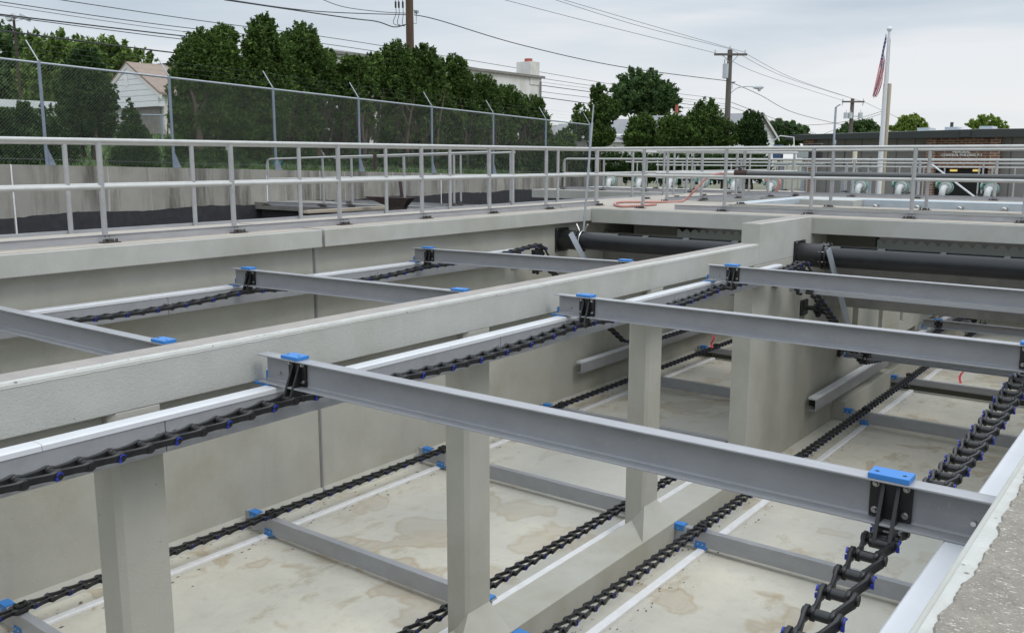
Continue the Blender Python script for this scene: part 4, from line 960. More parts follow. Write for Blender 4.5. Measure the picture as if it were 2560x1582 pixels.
G = [('cedar left of the utility pole in the second hedge row', [(880, 170, 34, 26), (900, 200, 42, 44), (870, 240, 40, 50), (890, 300, 46, 60), (935, 165, 24, 30)]),
     ('cedar standing in front of the brown utility pole', [(985, 145, 40, 34), (1000, 190, 50, 50), (965, 230, 44, 50), (1010, 260, 44, 50), (985, 330, 46, 50)]),
     ('cedar just right of the brown utility pole', [(1060, 140, 32, 26), (1065, 180, 44, 46), (1045, 230, 46, 50), (1085, 250, 42, 54), (1060, 330, 46, 48)]),
     ('cedar overlapping the left end of the tall white building', [(1130, 170, 36, 26), (1135, 210, 44, 46), (1150, 260, 46, 48), (1120, 320, 46, 56)]),
     ('lower cedar in front of the tall white building', [(1200, 220, 40, 28), (1210, 255, 46, 42), (1190, 310, 46, 50), (1180, 370, 40, 40)]),
     ('cedar below the chimney of the tall white building', [(1265, 240, 34, 24), (1275, 280, 46, 42), (1250, 340, 42, 48), (1265, 390, 36, 30)]),
     ('cedar at the right end of the second hedge row', [(1330, 268, 30, 24), (1335, 310, 38, 40), (1345, 350, 34, 34), (1310, 390, 38, 34)])]
for i, (l, lo) in enumerate(G): tree('cedar_tree', l, 'tree', -20.0-.3*(i % 2), lo+[(lo[0][0]+6, 372+6*(i % 3), 28, 30)], None, 'cedar', 14000, .125, twigs=70, trunks=4, ax='x', group=G2, clumps=30, tr=.07, shell=.55)
tree('cedar_tree', 'thin scraggly conifer right of the fence end', 'tree', 36, [(1497, 235, 20, 24), (1500, 262, 26, 22), (1515, 290, 32, 22), (1478, 310, 30, 28), (1448, 285, 16, 26), (1442, 320, 22, 30), (1535, 270, 14, 18), (1500, 340, 36, 26)], None, 'cedar', 12000, .13, trunks=2, clumps=18, shell=.4)
tree('cedar_bush', 'small conifer bush below the fence end', 'shrub', 34, [(1412, 345, 26, 18), (1405, 375, 34, 26), (1380, 400, 30, 30)], None, 'cedar', 6000, .12)
tree('cedar_bush', 'dark pointed conifer behind the handrail corner', 'shrub', 33, [(1360, 400, 26, 40), (1330, 430, 26, 26)], None, 'cedard', 6000, .12)
tree('deciduous_tree', 'big round topped tree standing above the grey roofs', 'tree', 75, [(1600, 205, 50, 30), (1575, 240, 52, 36), (1635, 235, 52, 36), (1665, 265, 34, 26), (1550, 265, 30, 24), (1620, 265, 40, 26)], None, 'leafg', 15000, .38, tr=.25, clumps=26, shell=.5)
G3 = 'rounded cedars in front of the grey roofed houses'
tree('cedar_tree', 'rounded cedar in front of the long grey roof, left one', 'tree', 42, [(1605, 318, 34, 26), (1600, 350, 38, 32)], None, 'cedar', 8000, .16, group=G3)
tree('cedar_tree', 'rounded cedar in front of the long grey roof, right one', 'tree', 41, [(1680, 320, 34, 28), (1680, 355, 40, 30)], None, 'cedar', 8000, .16, group=G3)
tree('cedar_tree', 'large pointed cedar left of the second utility pole', 'tree', 40, [(1765, 275, 26, 24), (1763, 305, 44, 34), (1750, 345, 56, 32), (1805, 340, 36, 34), (1725, 330, 30, 34)], None, 'cedar', 15000, .15, group=G3)
tree('cedar_tree', 'twin pointed cedar in front of the white gable right of the second utility pole', 'tree', 40, [(1872, 300, 14, 24), (1893, 305, 14, 26), (1868, 330, 22, 34), (1890, 345, 22, 34), (1850, 335, 16, 28), (1902, 360, 16, 24)], None, 'cedard', 10000, .14, group=G3)
tree('deciduous_tree', 'distant tree between the white gable and the brick building', 'tree', 85, [(1950, 322, 34, 20), (1985, 335, 34, 22), (1940, 348, 36, 20), (1930, 320, 18, 12)], None, 'leafg', 9000, .45, tr=.2)
tree('pine_tree', 'flat topped green pine behind the low brick building left of the flagpole', 'tree', 80, [(2135, 322, 26, 16), (2165, 318, 22, 14), (2185, 330, 18, 12), (2115, 335, 24, 12), (2150, 340, 46, 16)], None, 'leafg', 9000, .4, tr=.2)
tree('deciduous_tree', 'yellow green tree behind the low brick building right of the flagpole', 'tree', 70, [(2275, 303, 30, 14), (2250, 318, 24, 14), (2290, 320, 26, 14), (2265, 335, 40, 14)], None, 'leafy', 3500, .3, tr=.15, shell=.5)
tree('deciduous_tree', 'yellow green tree rising over the roof at the right', 'tree', 70, [(2465, 305, 34, 14), (2440, 318, 24, 12), (2495, 318, 26, 12), (2465, 330, 44, 12)], None, 'leafy', 4000, .3, tr=.15, shell=.5)

for i, (px, w_) in enumerate(((1450, 44), (1530, 50), (1620, 54), (1715, 56), (1805, 50), (1880, 40))):
    tree('shrub', 'dark low shrub behind the far handrails, %s of six from the left' % ('first', 'second', 'third', 'fourth', 'fifth', 'sixth')[i], 'shrub', 37+.4*(i % 2), [(px, 412, w_, 34), (px-w_*.5, 430, w_*.7, 28), (px+w_*.55, 426, w_*.7, 30)], None, 'cedard', 4500, .13, group='dark shrubs behind the far handrails', clumps=16, limbs=False, tr=.05)
ug = empty('undergrowth', (-19, 16, -.5)); SEED[0] += 1
ul_ = [((q_*.0+rng.uniform(-1.2, .5), y_-16, rng.uniform(-.05, .25)), rng.uniform(.5, .8), rng.uniform(.6, .9), rng.uniform(.25, .5)) for q_, y_ in enumerate(list(np.arange(3, 9.3, .8))+list(np.arange(11.6, 29, .75)))]
ug_ = crown(ul_, 30000, .09, 'cedard', None, 77, .3, clumps=14, spray=.3); ug_.location = (-19, 16, -.35); ug_.name = 'undergrowth_leaves'; bpy.data.objects.remove(ug)
ug_.name = 'undergrowth'; tag(ug_, 'low dark undergrowth along the foot of the hedge behind the fence', 'undergrowth', kind='stuff')
# ------------------------------------------------------------------ houses
def quadbox(name, m, par, pts4, dirv, loc):
    s = MB(); a = [Vector(p)-loc for p in pts4]; b_ = [p+dirv for p in a]; s.add(a+b_, [(0, 1, 2, 3), (7, 6, 5, 4), (0, 4, 5, 1), (1, 5, 6, 2), (2, 6, 7, 3), (3, 7, 4, 0)]); return s.build(name, m, par)
def gable_house(label, yg, px_l, py_l, px_r, py_r, px_p, py_p, length, zb, wm, rm, name='house', trim='wwall', over=.25):
    a = at(px_l, py_l, 'y', yg); c = at(px_r, py_r, 'y', yg); p = at(px_p, py_p, 'y', yg); ze = (a.z+c.z)/2; xm = (a.x+c.x)/2
    root = empty(name, (xm, yg, zb), 0, label, 'house'); O = root.location.copy(); hw = abs(c.x-a.x)/2
    w = MB(); w.prism([(-hw, 0), (hw, 0), (hw, ze-zb), (0, p.z-zb), (-hw, ze-zb)], 'y', 0, length); w.build('wall', wm, root)
    r = MB(); hz = p.z-zb; e = ze-zb; sl = (hz-e)/hw; o_ = over; t = .1
    for s in (-1, 1): r.prism([(0, hz+.03), (s*(hw+o_), e-sl*o_+.03), (s*(hw+o_), e-sl*o_+.03+t), (0, hz+.03+t)], 'y', -.3, length+.3)
    r.build('roof', rm, root)
    tr_ = MB()
    for s in (-1, 1): tr_.prism([(0, hz-.12), (s*(hw+o_), e-sl*o_-.12), (s*(hw+o_), e-sl*o_+.029), (0, hz+.029)], 'y', -.31, -.2)
    tr_.build('barge_board', trim, root)
    return root, hw, e, hz
h, hw, e, hz = gable_house('white gabled outbuilding with brown shingle roof behind the left fence', 21, 272, 228, 408, 244, 317, 166, 9, .6, 'wwall', 'shingle')
s = MB(); s.prism([(-hw-.1, e-.55), (hw+.1, e-.55), (hw+.1, e-.05), (0, hz-.12), (-hw-.1, e-.05)], 'y', -.28, -.004); s.build('clapboard_gable', 'wsiding', h)
s = MB()
for x in (-hw+.3, .05): MB().box(x, x+.1, -.2, -.1, 0, e-.55).build('porch_post', 'wood', h)
MB().box(.2, hw-.15, -.1, -.006, e-1.7, e-.6).build('opening_shade_panel', 'weirconc', h)  # solid panel; the shade of the opening is put into its grey
MB().box(-.2, .0, -.31, -.285, e+.3, e+.75).build('gable_vent', 'strip', h)
# low white building left
o = empty('low_building', (0, 0, 0), label='long low white building at the left edge behind the conifers', cat='building')
a = at(-60, 247, 'x', -33); c = at(168, 256, 'x', -33); MB().box(-36, -33, a.y, c.y, .2, (a.z+c.z)/2-.25).build('wall', 'wwall', o); MB().box(-36.2, -32.8, a.y-.2, c.y+.2, (a.z+c.z)/2-.25, (a.z+c.z)/2).build('roof', 'white', o)
# tall white parapet building with chimney
o = empty('white_building', (0, 0, 0), label='tall plain white walled building with parapet and chimney behind the cedars', cat='building')
MB().box(-42, -30, 26, 42.3, -1, 4.28).build('wall', 'wwall', o)
MB().box(-42.1, -29.85, 25.9, 42.45, 4.28, 4.40).build('parapet_cap', 'weirconc', o)
a = at(1317, 160, 'x', -30.2); c = at(1340, 160, 'x', -30.2)
ch = MB().box(-30.9, -29.96, a.y, c.y, 3.9, at(1328, 154, 'x', -30).z).build('chimney', 'wwall', o)
MB().cyl((-30.4, (a.y+c.y)/2, at(1328, 154, 'x', -30).z-.05), (-30.4, (a.y+c.y)/2, at(1328, 150, 'x', -30).z+.1), .22, n=12).build('flue', 'redcap', ch)
MB().cyl((-29.9, 42.1, 4.1), (-29.9, 42.1, -1), .05, n=8).build('downpipe', 'weirconc', o)
# grey roofed houses
def roof_house(label, d, wpx, epy, rpy, wbot, depth, zb=-1.3, ridge=None, wm='wwall', rm='greyroof'):
    """long side facing the camera: wall under a sloping grey roof, at distance d"""
    a = at(wpx[0], epy, 'd', d); c = at(wpx[1], epy, 'd', d); rz = at((wpx[0]+wpx[1])/2, rpy, 'd', d).z
    root = empty('house', (a.x, a.y, zb), math.atan2(c.y-a.y, c.x-a.x), label, 'house'); Ln = (Vector((c.x, c.y, 0))-Vector((a.x, a.y, 0))).length; e = a.z-zb; r_ = rz-zb
    MB().prism([(0, 0), (depth, 0), (depth, e), (depth/2, r_-.08), (0, e)], 'x', 0, Ln).build('wall', wm, root)
    s = MB(); k = ridge or 0
    s.add([(-.2, -.3, e-.1), (Ln+.2, -.3, e-.1), (Ln-k+.2, depth/2, r_), (k-.2, depth/2, r_), (-.2, depth+.3, e-.1), (Ln+.2, depth+.3, e-.1)], [(0, 1, 2, 3), (3, 2, 5, 4), (0, 3, 4), (1, 5, 2), (0, 4, 5, 1)])
    s.build('roof', rm, root)
    return root, Ln, e, r_
r1, Ln, e, r_ = roof_house('long grey hipped roof house with white wall seen between the cedars', 60, (1500, 1740), 352, 292, 380, 8, ridge=1.5)
MB().box(Ln*.85, Ln*.85+.7, 3.6, 4.2, r_-.3, r_+.35).build('chimney', 'wwall', r1); MB().cyl((Ln*.85+.3, 3.9, r_+.34), (Ln*.85+.3, 3.9, r_+.95), .11, n=10).build('flue', 'redcap', r1)
r2, Ln, e, r_ = roof_house('grey roofed house behind the small conifer at the fence end', 58, (1365, 1470), 342, 305, 380, 7, ridge=1.2, wm='weirconc')
pk = at(1902, 286, 'd', 57); er = at(1937, 338, 'x', pk.x); hd = er.y-pk.y; ze = er.z
gh = empty('house', (pk.x, pk.y, -1.6), 0, 'white gabled house with grey roof right of the second utility pole', 'house')
MB().prism([(-hd, 0), (hd, 0), (hd, ze+1.6), (0, pk.z+1.5), (-hd, ze+1.6)], 'x', -9, 0).build('wall', 'wsiding', gh)
s = MB()
for q in (-1, 1): s.prism([(0, pk.z+1.6), (q*(hd+.25), ze+1.6-.25), (q*(hd+.25), ze+1.6-.15), (0, pk.z+1.7)], 'x', -9.2, .2)
s.build('roof', 'greyroof', gh)
MB().prism([(0, pk.z+1.45), (hd+.25, ze+1.6-.40), (hd+.25, ze+1.6-.26), (0, pk.z+1.59)], 'x', .205, .24).build('barge_board', 'wwall', gh)
MB().box(.002, .03, .3, .75, 1.2, 1.7).build('window', 'cardark', gh)
# brick and siding control building
cb = empty('control_building', (0, 35, 0), label='long low building with brick piers, grey siding and a deep dark roof edge', cat='building')
xl = at(2000, 330, 'y', 35).x; xr = 4.0
MB().box(xl, xr, .4, 12, -1.6, .70).build('siding_wall', 'siding', cb)
MB().prism([(xl-.45, .69), (xr, .72), (xr, .93), (-6.5, .97), (xl-.45, .86)], 'y', -.35, 12.3).build('roof', 'fascia', cb)
MB().prism([(xl-.35, .875), (-6.5, .985), (xr, .945), (xr, .93)], 'y', -.2, 12).build('roof_gravel', 'roofwhite', cb)
def bx(px): return at(px, 400, 'y', 35).x
for a, c in ((2008, 2030), (2313, 2337), (2472, 2498)):
    MB().box(bx(a), bx(c), 0, .55, -1.6, .695).build('brick_pier', 'brick', cb)
bw = MB(); zt = at(2400, 421, 'y', 35).z
bw.box(bx(2337)+.002, bx(2472)-.002, .2, .5, zt, .694); bw.build('brick_wall', 'brick', cb)
MB().box(bx(2337)+.002, bx(2472)-.002, .30, .39, -1.5, zt-.002).build('entrance', 'dark', cb)
lm = bpy.data.materials.new('lit_lamp'); lm.use_nodes = True; q = lm.node_tree.nodes['Principled BSDF']; q.inputs['Emission Color'].default_value = (1, .7, .15, 1); q.inputs['Emission Strength'].default_value = .35; q.inputs['Base Color'].default_value = (.8, .6, .2, 1); M['lamp'] = lm
for px in (2385, 2442):
    p = at(px, 426, 'y', 35.2); MB().box(p.x-.11, p.x+.11, .1, .22, p.z-.04, p.z+.03).build('lamp', 'lamp', cb)
def text(body, px, py, hgt, par, y, name='sign_letters'):
    cu = bpy.data.curves.new(name, 'FONT'); cu.body = body; cu.size = hgt; cu.align_x = 'CENTER'; cu.extrude = .012; cu.offset = .004
    o = bpy.data.objects.new(name, cu); col.objects.link(o); dg = bpy.context.evaluated_depsgraph_get(); me = bpy.data.meshes.new_from_object(o.evaluated_get(dg)); bpy.data.objects.remove(o)
    p = at(px, py, 'y', y); me.materials.clear(); me.materials.append(M['letter']); o = bpy.data.objects.new(name, me); col.objects.link(o); o.parent = par
    o.location = Vector((p.x, y, p.z))-par.location; o.rotation_euler = (PI/2, 0, 0); return o
text('MEMORIAL', 2404, 383, .115, cb, 35.17); text('CONTROL BUILDING B-1', 2404, 391, .115, cb, 35.17)
p = at(2413, 333, 'y', 34.6); MB().box(p.x-.16, p.x+.16, -.41, -.352, .72, .945).build('roof_edge_lamp', 'fascia', cb)
for a, c, t in ((2300, 2330, 322), (2368, 2400, 320), (2454, 2486, 318)):
    p = at(a, t, 'y', 38); q = at(c, t, 'y', 38); MB().box(p.x, q.x, 2.6, 3.6, .9, p.z+.02).build('skylight', 'skylight', cb)
p = at(2380, 306, 'y', 39); MB().cyl((p.x, 4, .9), (p.x, 4, p.z), .06, n=8).build('vent_pipe', 'fascia', cb)
p = at(2415, 320, 'y', 38); s = MB(); s.cyl((p.x, 3, .9), (p.x, 3, p.z+.05), .5, .05, n=14); s.build('roof_vent', 'roofwhite', cb)

# ------------------------------------------------------------------ poles, wires, lamp, flag
def crossarm(mb, x, y, z, w): mb.box(x-w, x+w, y-.05, y+.05, z-.06, z+.06)
up1 = empty('utility_pole', (0, 0, 0), label='thick brown wooden utility pole rising out of the cedars', cat='utility pole', group='wooden utility poles')
pb = at(1026, 160, 'd', 34); zg = gz(pb.x, pb.y)
MB().cyl((pb.x, pb.y, zg), (pb.x, pb.y, pb.z+5), .16, .13, n=14).build('pole', 'wood', up1)
p = at(1035, 35, 'd', 34); s = MB(); s.tube([(pb.x, pb.y, p.z+.1), (p.x+.12, p.y, p.z+.1), (p.x+.12, p.y, p.z-.35), (pb.x, pb.y, p.z-.4)], .02, 6); s.box(p.x+.05, p.x+.2, p.y-.05, p.y+.05, p.z, p.z+.1); s.build('cable_bracket', 'galv', up1)
for i, px in enumerate((988, 996, 1006)):
    t = at(px, -5, 'd', 33.9); m_ = at(px+1, 12, 'd', 33.9); b_ = at(px-4+2*i, 60, 'd', 33.9); e_ = at(1012, 66, 'd', 33.9)
    q = MB(); q.tube(smooth([t, m_, at(px+2, 35, 'd', 33.9), b_, e_], 5), .012, 5); q.cyl(m_+Vector((0, 0, .1)), m_-Vector((0, 0, .12)), .035, n=8); q.build('drop_cable', 'cable', up1)

def big_pole(label, base, topy, d, wd, arm_z, armw, group='wooden utility poles', m='woodg'):
    root = empty('utility_pole', (0, 0, 0), label=label, cat='utility pole', group=group)
    b_ = at(base[0], base[1], 'd', d); t = at(base[0]+(base[1]-topy)*.035, topy, 'd', d); zg = gz(b_.x, b_.y)
    MB().cyl((b_.x, b_.y, zg), (b_.x, b_.y, t.z), wd*1.1, wd*.8, n=12).build('pole', m, root)
    return root, Vector((b_.x, b_.y, t.z))
u2, t2 = big_pole('tall utility pole with cross arm, grey transformer and curved street lamp', (1819, 280), 128, 48, .16, 0, 0)
s = MB(); za = at(1828, 140, 'd', 48).z
mx = Matrix.Translation((t2.x, t2.y, za)) @ Matrix.Rotation(R(38), 4, 'Z')
s.box(-.85, .85, -.2, -.1, -.06, .05, mx=mx); o = s.build('cross_arm', 'woodg', u2)
s = MB()
for x in (-.8, .75): s.cyl(mx @ Vector((x, -.15, .05)), mx @ Vector((x, -.15, .22)), .05, .035, n=8)
s.cyl((t2.x, t2.y, t2.z), (t2.x, t2.y, t2.z+.2), .05, .035, n=8); s.build('insulator', 'trans', u2)
s = MB()
for sx in (-1, 1): s.cyl(mx @ Vector((sx*.4, -.18, -.03)), mx @ Vector((sx*.08, -.15, -.4)), .018, n=6)
s.build('arm_brace', 'galv', u2)
zt = at(1820, 162, 'd', 48).z; zb_ = at(1820, 197, 'd', 48).z; c = at(1817, 180, 'd', 47.75)
MB().cyl((c.x, c.y, zb_), (c.x, c.y, zt), .22, n=14).cyl((c.x-.12, c.y-.05, zt), (c.x-.12, c.y-.05, zt+.22), .03, n=8).cyl((c.x+.05, c.y+.02, zb_), (c.x+.05, c.y+.02, zt-.05), .19, n=14).build('transformer', 'trans', u2)
pts = [at(1825, 236, 'd', 48), at(1840, 222, 'd', 48), at(1862, 217, 'd', 48), at(1890, 218, 'd', 48)]
la = MB().tube(smooth(pts, 6), .022, 8).build('lamp_arm', 'galv', u2)
p = at(1897, 219, 'd', 48); s = MB(); ex = (at(1910, 219, 'd', 48)-p).normalized()
s.tube([p-ex*.3, p-ex*.15, p+ex*.1, p+ex*.25], [.05, .1, .12, .04], 10); s.cyl(p+ex*.03-Vector((0, 0, .05)), p+ex*.03-Vector((0, 0, .2)), .11, .06, n=12); s.build('lamp_head', 'trans', u2)
s = MB(); c = at(1831, 207, 'd', 48); s.cyl(c-Vector((.15, 0, 0)), c+Vector((.15, 0, .02)), .04, n=8); s.cyl(c, c-Vector((0, 0, .35)), .015, n=6); s.build('cable_clamp', 'galv', u2)
u3, t3 = big_pole('distant utility pole with three small grey transformers behind the low building', (2126, 335), 248, 62, .15, 0, 0)
za = at(2130, 256, 'd', 62).z; mx = Matrix.Translation((t3.x, t3.y, za)) @ Matrix.Rotation(R(38), 4, 'Z')
MB().box(-.75, .75, -.2, -.1, -.05, .05, mx=mx).build('cross_arm', 'woodg', u3)
s = MB()
for x in (-.7, .68): s.cyl(mx @ Vector((x, -.15, .05)), mx @ Vector((x, -.15, .2)), .045, .03, n=8); s.cyl(mx @ Vector((x, -.15, -.05)), mx @ Vector((x-.04, -.15, -.25)), .03, n=8)
s.build('insulator', 'trans', u3)
for x in (-.48, -.18, .5):
    MB().cyl(mx @ Vector((x, -.25, -1.1)), mx @ Vector((x, -.25, -.72)), .15, n=12).cyl(mx @ Vector((x, -.25, -.72)), mx @ Vector((x+.02, -.25, -.55)), .025, n=6).build('transformer', 'trans', u3)
MB().cyl(mx @ Vector((-.55, -.15, -.95)), mx @ Vector((.55, -.15, -.95)), .025, n=6).build('transformer_bracket', 'galv', u3)
# light pole far left
lp = empty('light_pole', (0, 0, 0), label='thin rusty light pole with twin floodlights at the upper left', cat='light pole')
b_ = at(51, 240, 'd', 36); t = at(46, 55, 'd', 36)
MB().cyl((b_.x, b_.y, gz(b_.x, b_.y)), (b_.x, b_.y, t.z), .05, n=8).build('pole', 'rust', lp)
for px, l in ((30, -1), (62, 1)):
    c = at(px, 47, 'd', 36); s = MB(); s.cyl((b_.x, b_.y, t.z-.05), c, .02, n=6); mxx = Matrix.Translation(c) @ Matrix.Rotation(R(37), 4, 'Z') @ Matrix.Rotation(R(25*l), 4, 'Y'); s.box(-.18, .18, -.12, .12, -.04, .12, mx=mxx); s.build('floodlight', 'trans', lp)
# flagpole
fp = empty('flagpole', (0, 0, 0), label='tapering white flagpole with a ball on top in front of the low building', cat='flagpole')
b_ = at(2206, 330, 'y', 30); t = at(2221, 72, 'y', 30); X, Yq = b_.x, 30.0; zt = t.z
MB().cyl((X, Yq, -1.3), (X, Yq, zt-.1), .092, .04, n=16).build('pole', 'white', fp)
s = MB(); s.tube([(X, Yq, zt-.1+.0), (X, Yq, zt-.06), (X, Yq, zt-.02), (X, Yq, zt+.03), (X, Yq, zt+.06)], [.03, .065, .085, .06, .015], 14); s.build('ball', 'white', fp)
MB().cyl((X+.06, Yq-.05, zt-.3), (X+.14, Yq-.1, -.5), .006, n=4).build('halyard', 'cablel', fp)
# flag
fm = bpy.data.materials.new('flag_cloth'); fm.use_nodes = True; nt = fm.node_tree; bs = nt.nodes['Principled BSDF']; bs.inputs['Roughness'].default_value = .8
uv = nt.nodes.new('ShaderNodeTexCoord'); sx = nt.nodes.new('ShaderNodeSeparateXYZ'); nt.links.new(uv.outputs['UV'], sx.inputs[0])
def mth(op, a, b_=None):
    m_ = nt.nodes.new('ShaderNodeMath'); m_.operation = op
    for i, v in enumerate((a, b_)):
        if v is None: continue
        if isinstance(v, (int, float)): m_.inputs[i].default_value = v
        else: nt.links.new(v, m_.inputs[i])
    return m_.outputs[0]
st = mth('GREATER_THAN', mth('MODULO', mth('MULTIPLY', sx.outputs[1], 6.5), 1.0), .5)
base = mixc(nt, (.50, .03, .06), (.8, .8, .82), st)
can = mth('MULTIPLY', mth('LESS_THAN', sx.outputs[1], 7/13), mth('LESS_THAN', sx.outputs[0], .4))
sp = nt.nodes.new('ShaderNodeCombineXYZ'); nt.links.new(mth('MULTIPLY', sx.outputs[0], 15), sp.inputs[0]); nt.links.new(mth('MULTIPLY', sx.outputs[1], 9.3), sp.inputs[1])
dx = mth('SUBTRACT', mth('FRACT', mth('MULTIPLY', sx.outputs[0], 15)), .5); dy = mth('SUBTRACT', mth('FRACT', mth('MULTIPLY', sx.outputs[1], 9.3)), .5)
star = mth('LESS_THAN', mth('ADD', mth('MULTIPLY', dx, dx), mth('MULTIPLY', dy, dy)), .06)
canc = mixc(nt, (.02, .025, .14), (.7, .7, .75), star)
nt.links.new(mixc(nt, base, canc, can), bs.inputs['Base Color'])
nu, nv = 26, 40; V = []; UVs = []
def bez(p, q, r_, t): return p*(1-t)**2+q*2*t*(1-t)+r_*t*t
for i in range(nu+1):
    u = i/nu; ph_ = at(2219-6*u, 84+86*u, 'y', 30)
    e_ = at(2184+9*u, 240+4*math.sin(u*3), 'y', 30)
    md = at(2200+14*u, 160+48*u, 'y', 30)
    for k in range(nv+1):
        v = k/nv; p = bez(ph_, md, e_, v); fold = math.sin(u*11+v*3)*.07*min(1, v*2.5+.1); V.append((p.x-.03+.02*math.sin(u*9), p.y+fold-.05, p.z+.03*math.sin(u*13+v*5)*v)); UVs.append((v, u))
F = [(i*(nv+1)+k, i*(nv+1)+k+1, (i+1)*(nv+1)+k+1, (i+1)*(nv+1)+k) for i in range(nu) for k in range(nv)]
me = bpy.data.meshes.new('flag'); me.from_pydata(V, [], F); ul = me.uv_layers.new(name='UVMap')
for pl in me.polygons:
    for li in pl.loop_indices: ul.data[li].uv = UVs[me.loops[li].vertex_index]
me.polygons.foreach_set('use_smooth', [True]*len(F)); me.materials.append(fm)
o = bpy.data.objects.new('flag', me); col.objects.link(o); sd = o.modifiers.new('thick', 'SOLIDIFY'); sd.thickness = .006
tag(o, 'striped red and white flag with a starred blue canton hanging limp on the flagpole', 'flag')
# tan post and thin pole
a = at(2219, 210, 'y', 33); c = at(2213, 335, 'y', 33); s = MB().box(a.x-.11, a.x+.11, 32.9, 33.1, -1.2, a.z).build('tall_post', 'tan'); tag(s, 'tall plain tan post standing just behind the flagpole', 'post')
a = at(2094, 268, 'y', 29); s = MB().cyl((a.x-.05, 29, -1.2), (a.x-.05, 29, a.z), .035, n=8).cyl((a.x-.05, 29, a.z), (a.x+.08, 29, a.z+.08), .02, n=6).build('thin_pole', 'galv'); tag(s, 'thin grey pole left of the distant transformers', 'pole')
a = at(2087, 352, 'y', 28); s = MB().cyl((a.x, 28, -1.2), (a.x, 28, a.z), .03, n=8).cyl((a.x, 28, a.z-.1), (a.x, 28, a.z+.02), .045, n=8).build('vent_pole', 'galv'); tag(s, 'short pale pole in front of the low building beside the thin grey pole', 'pole')

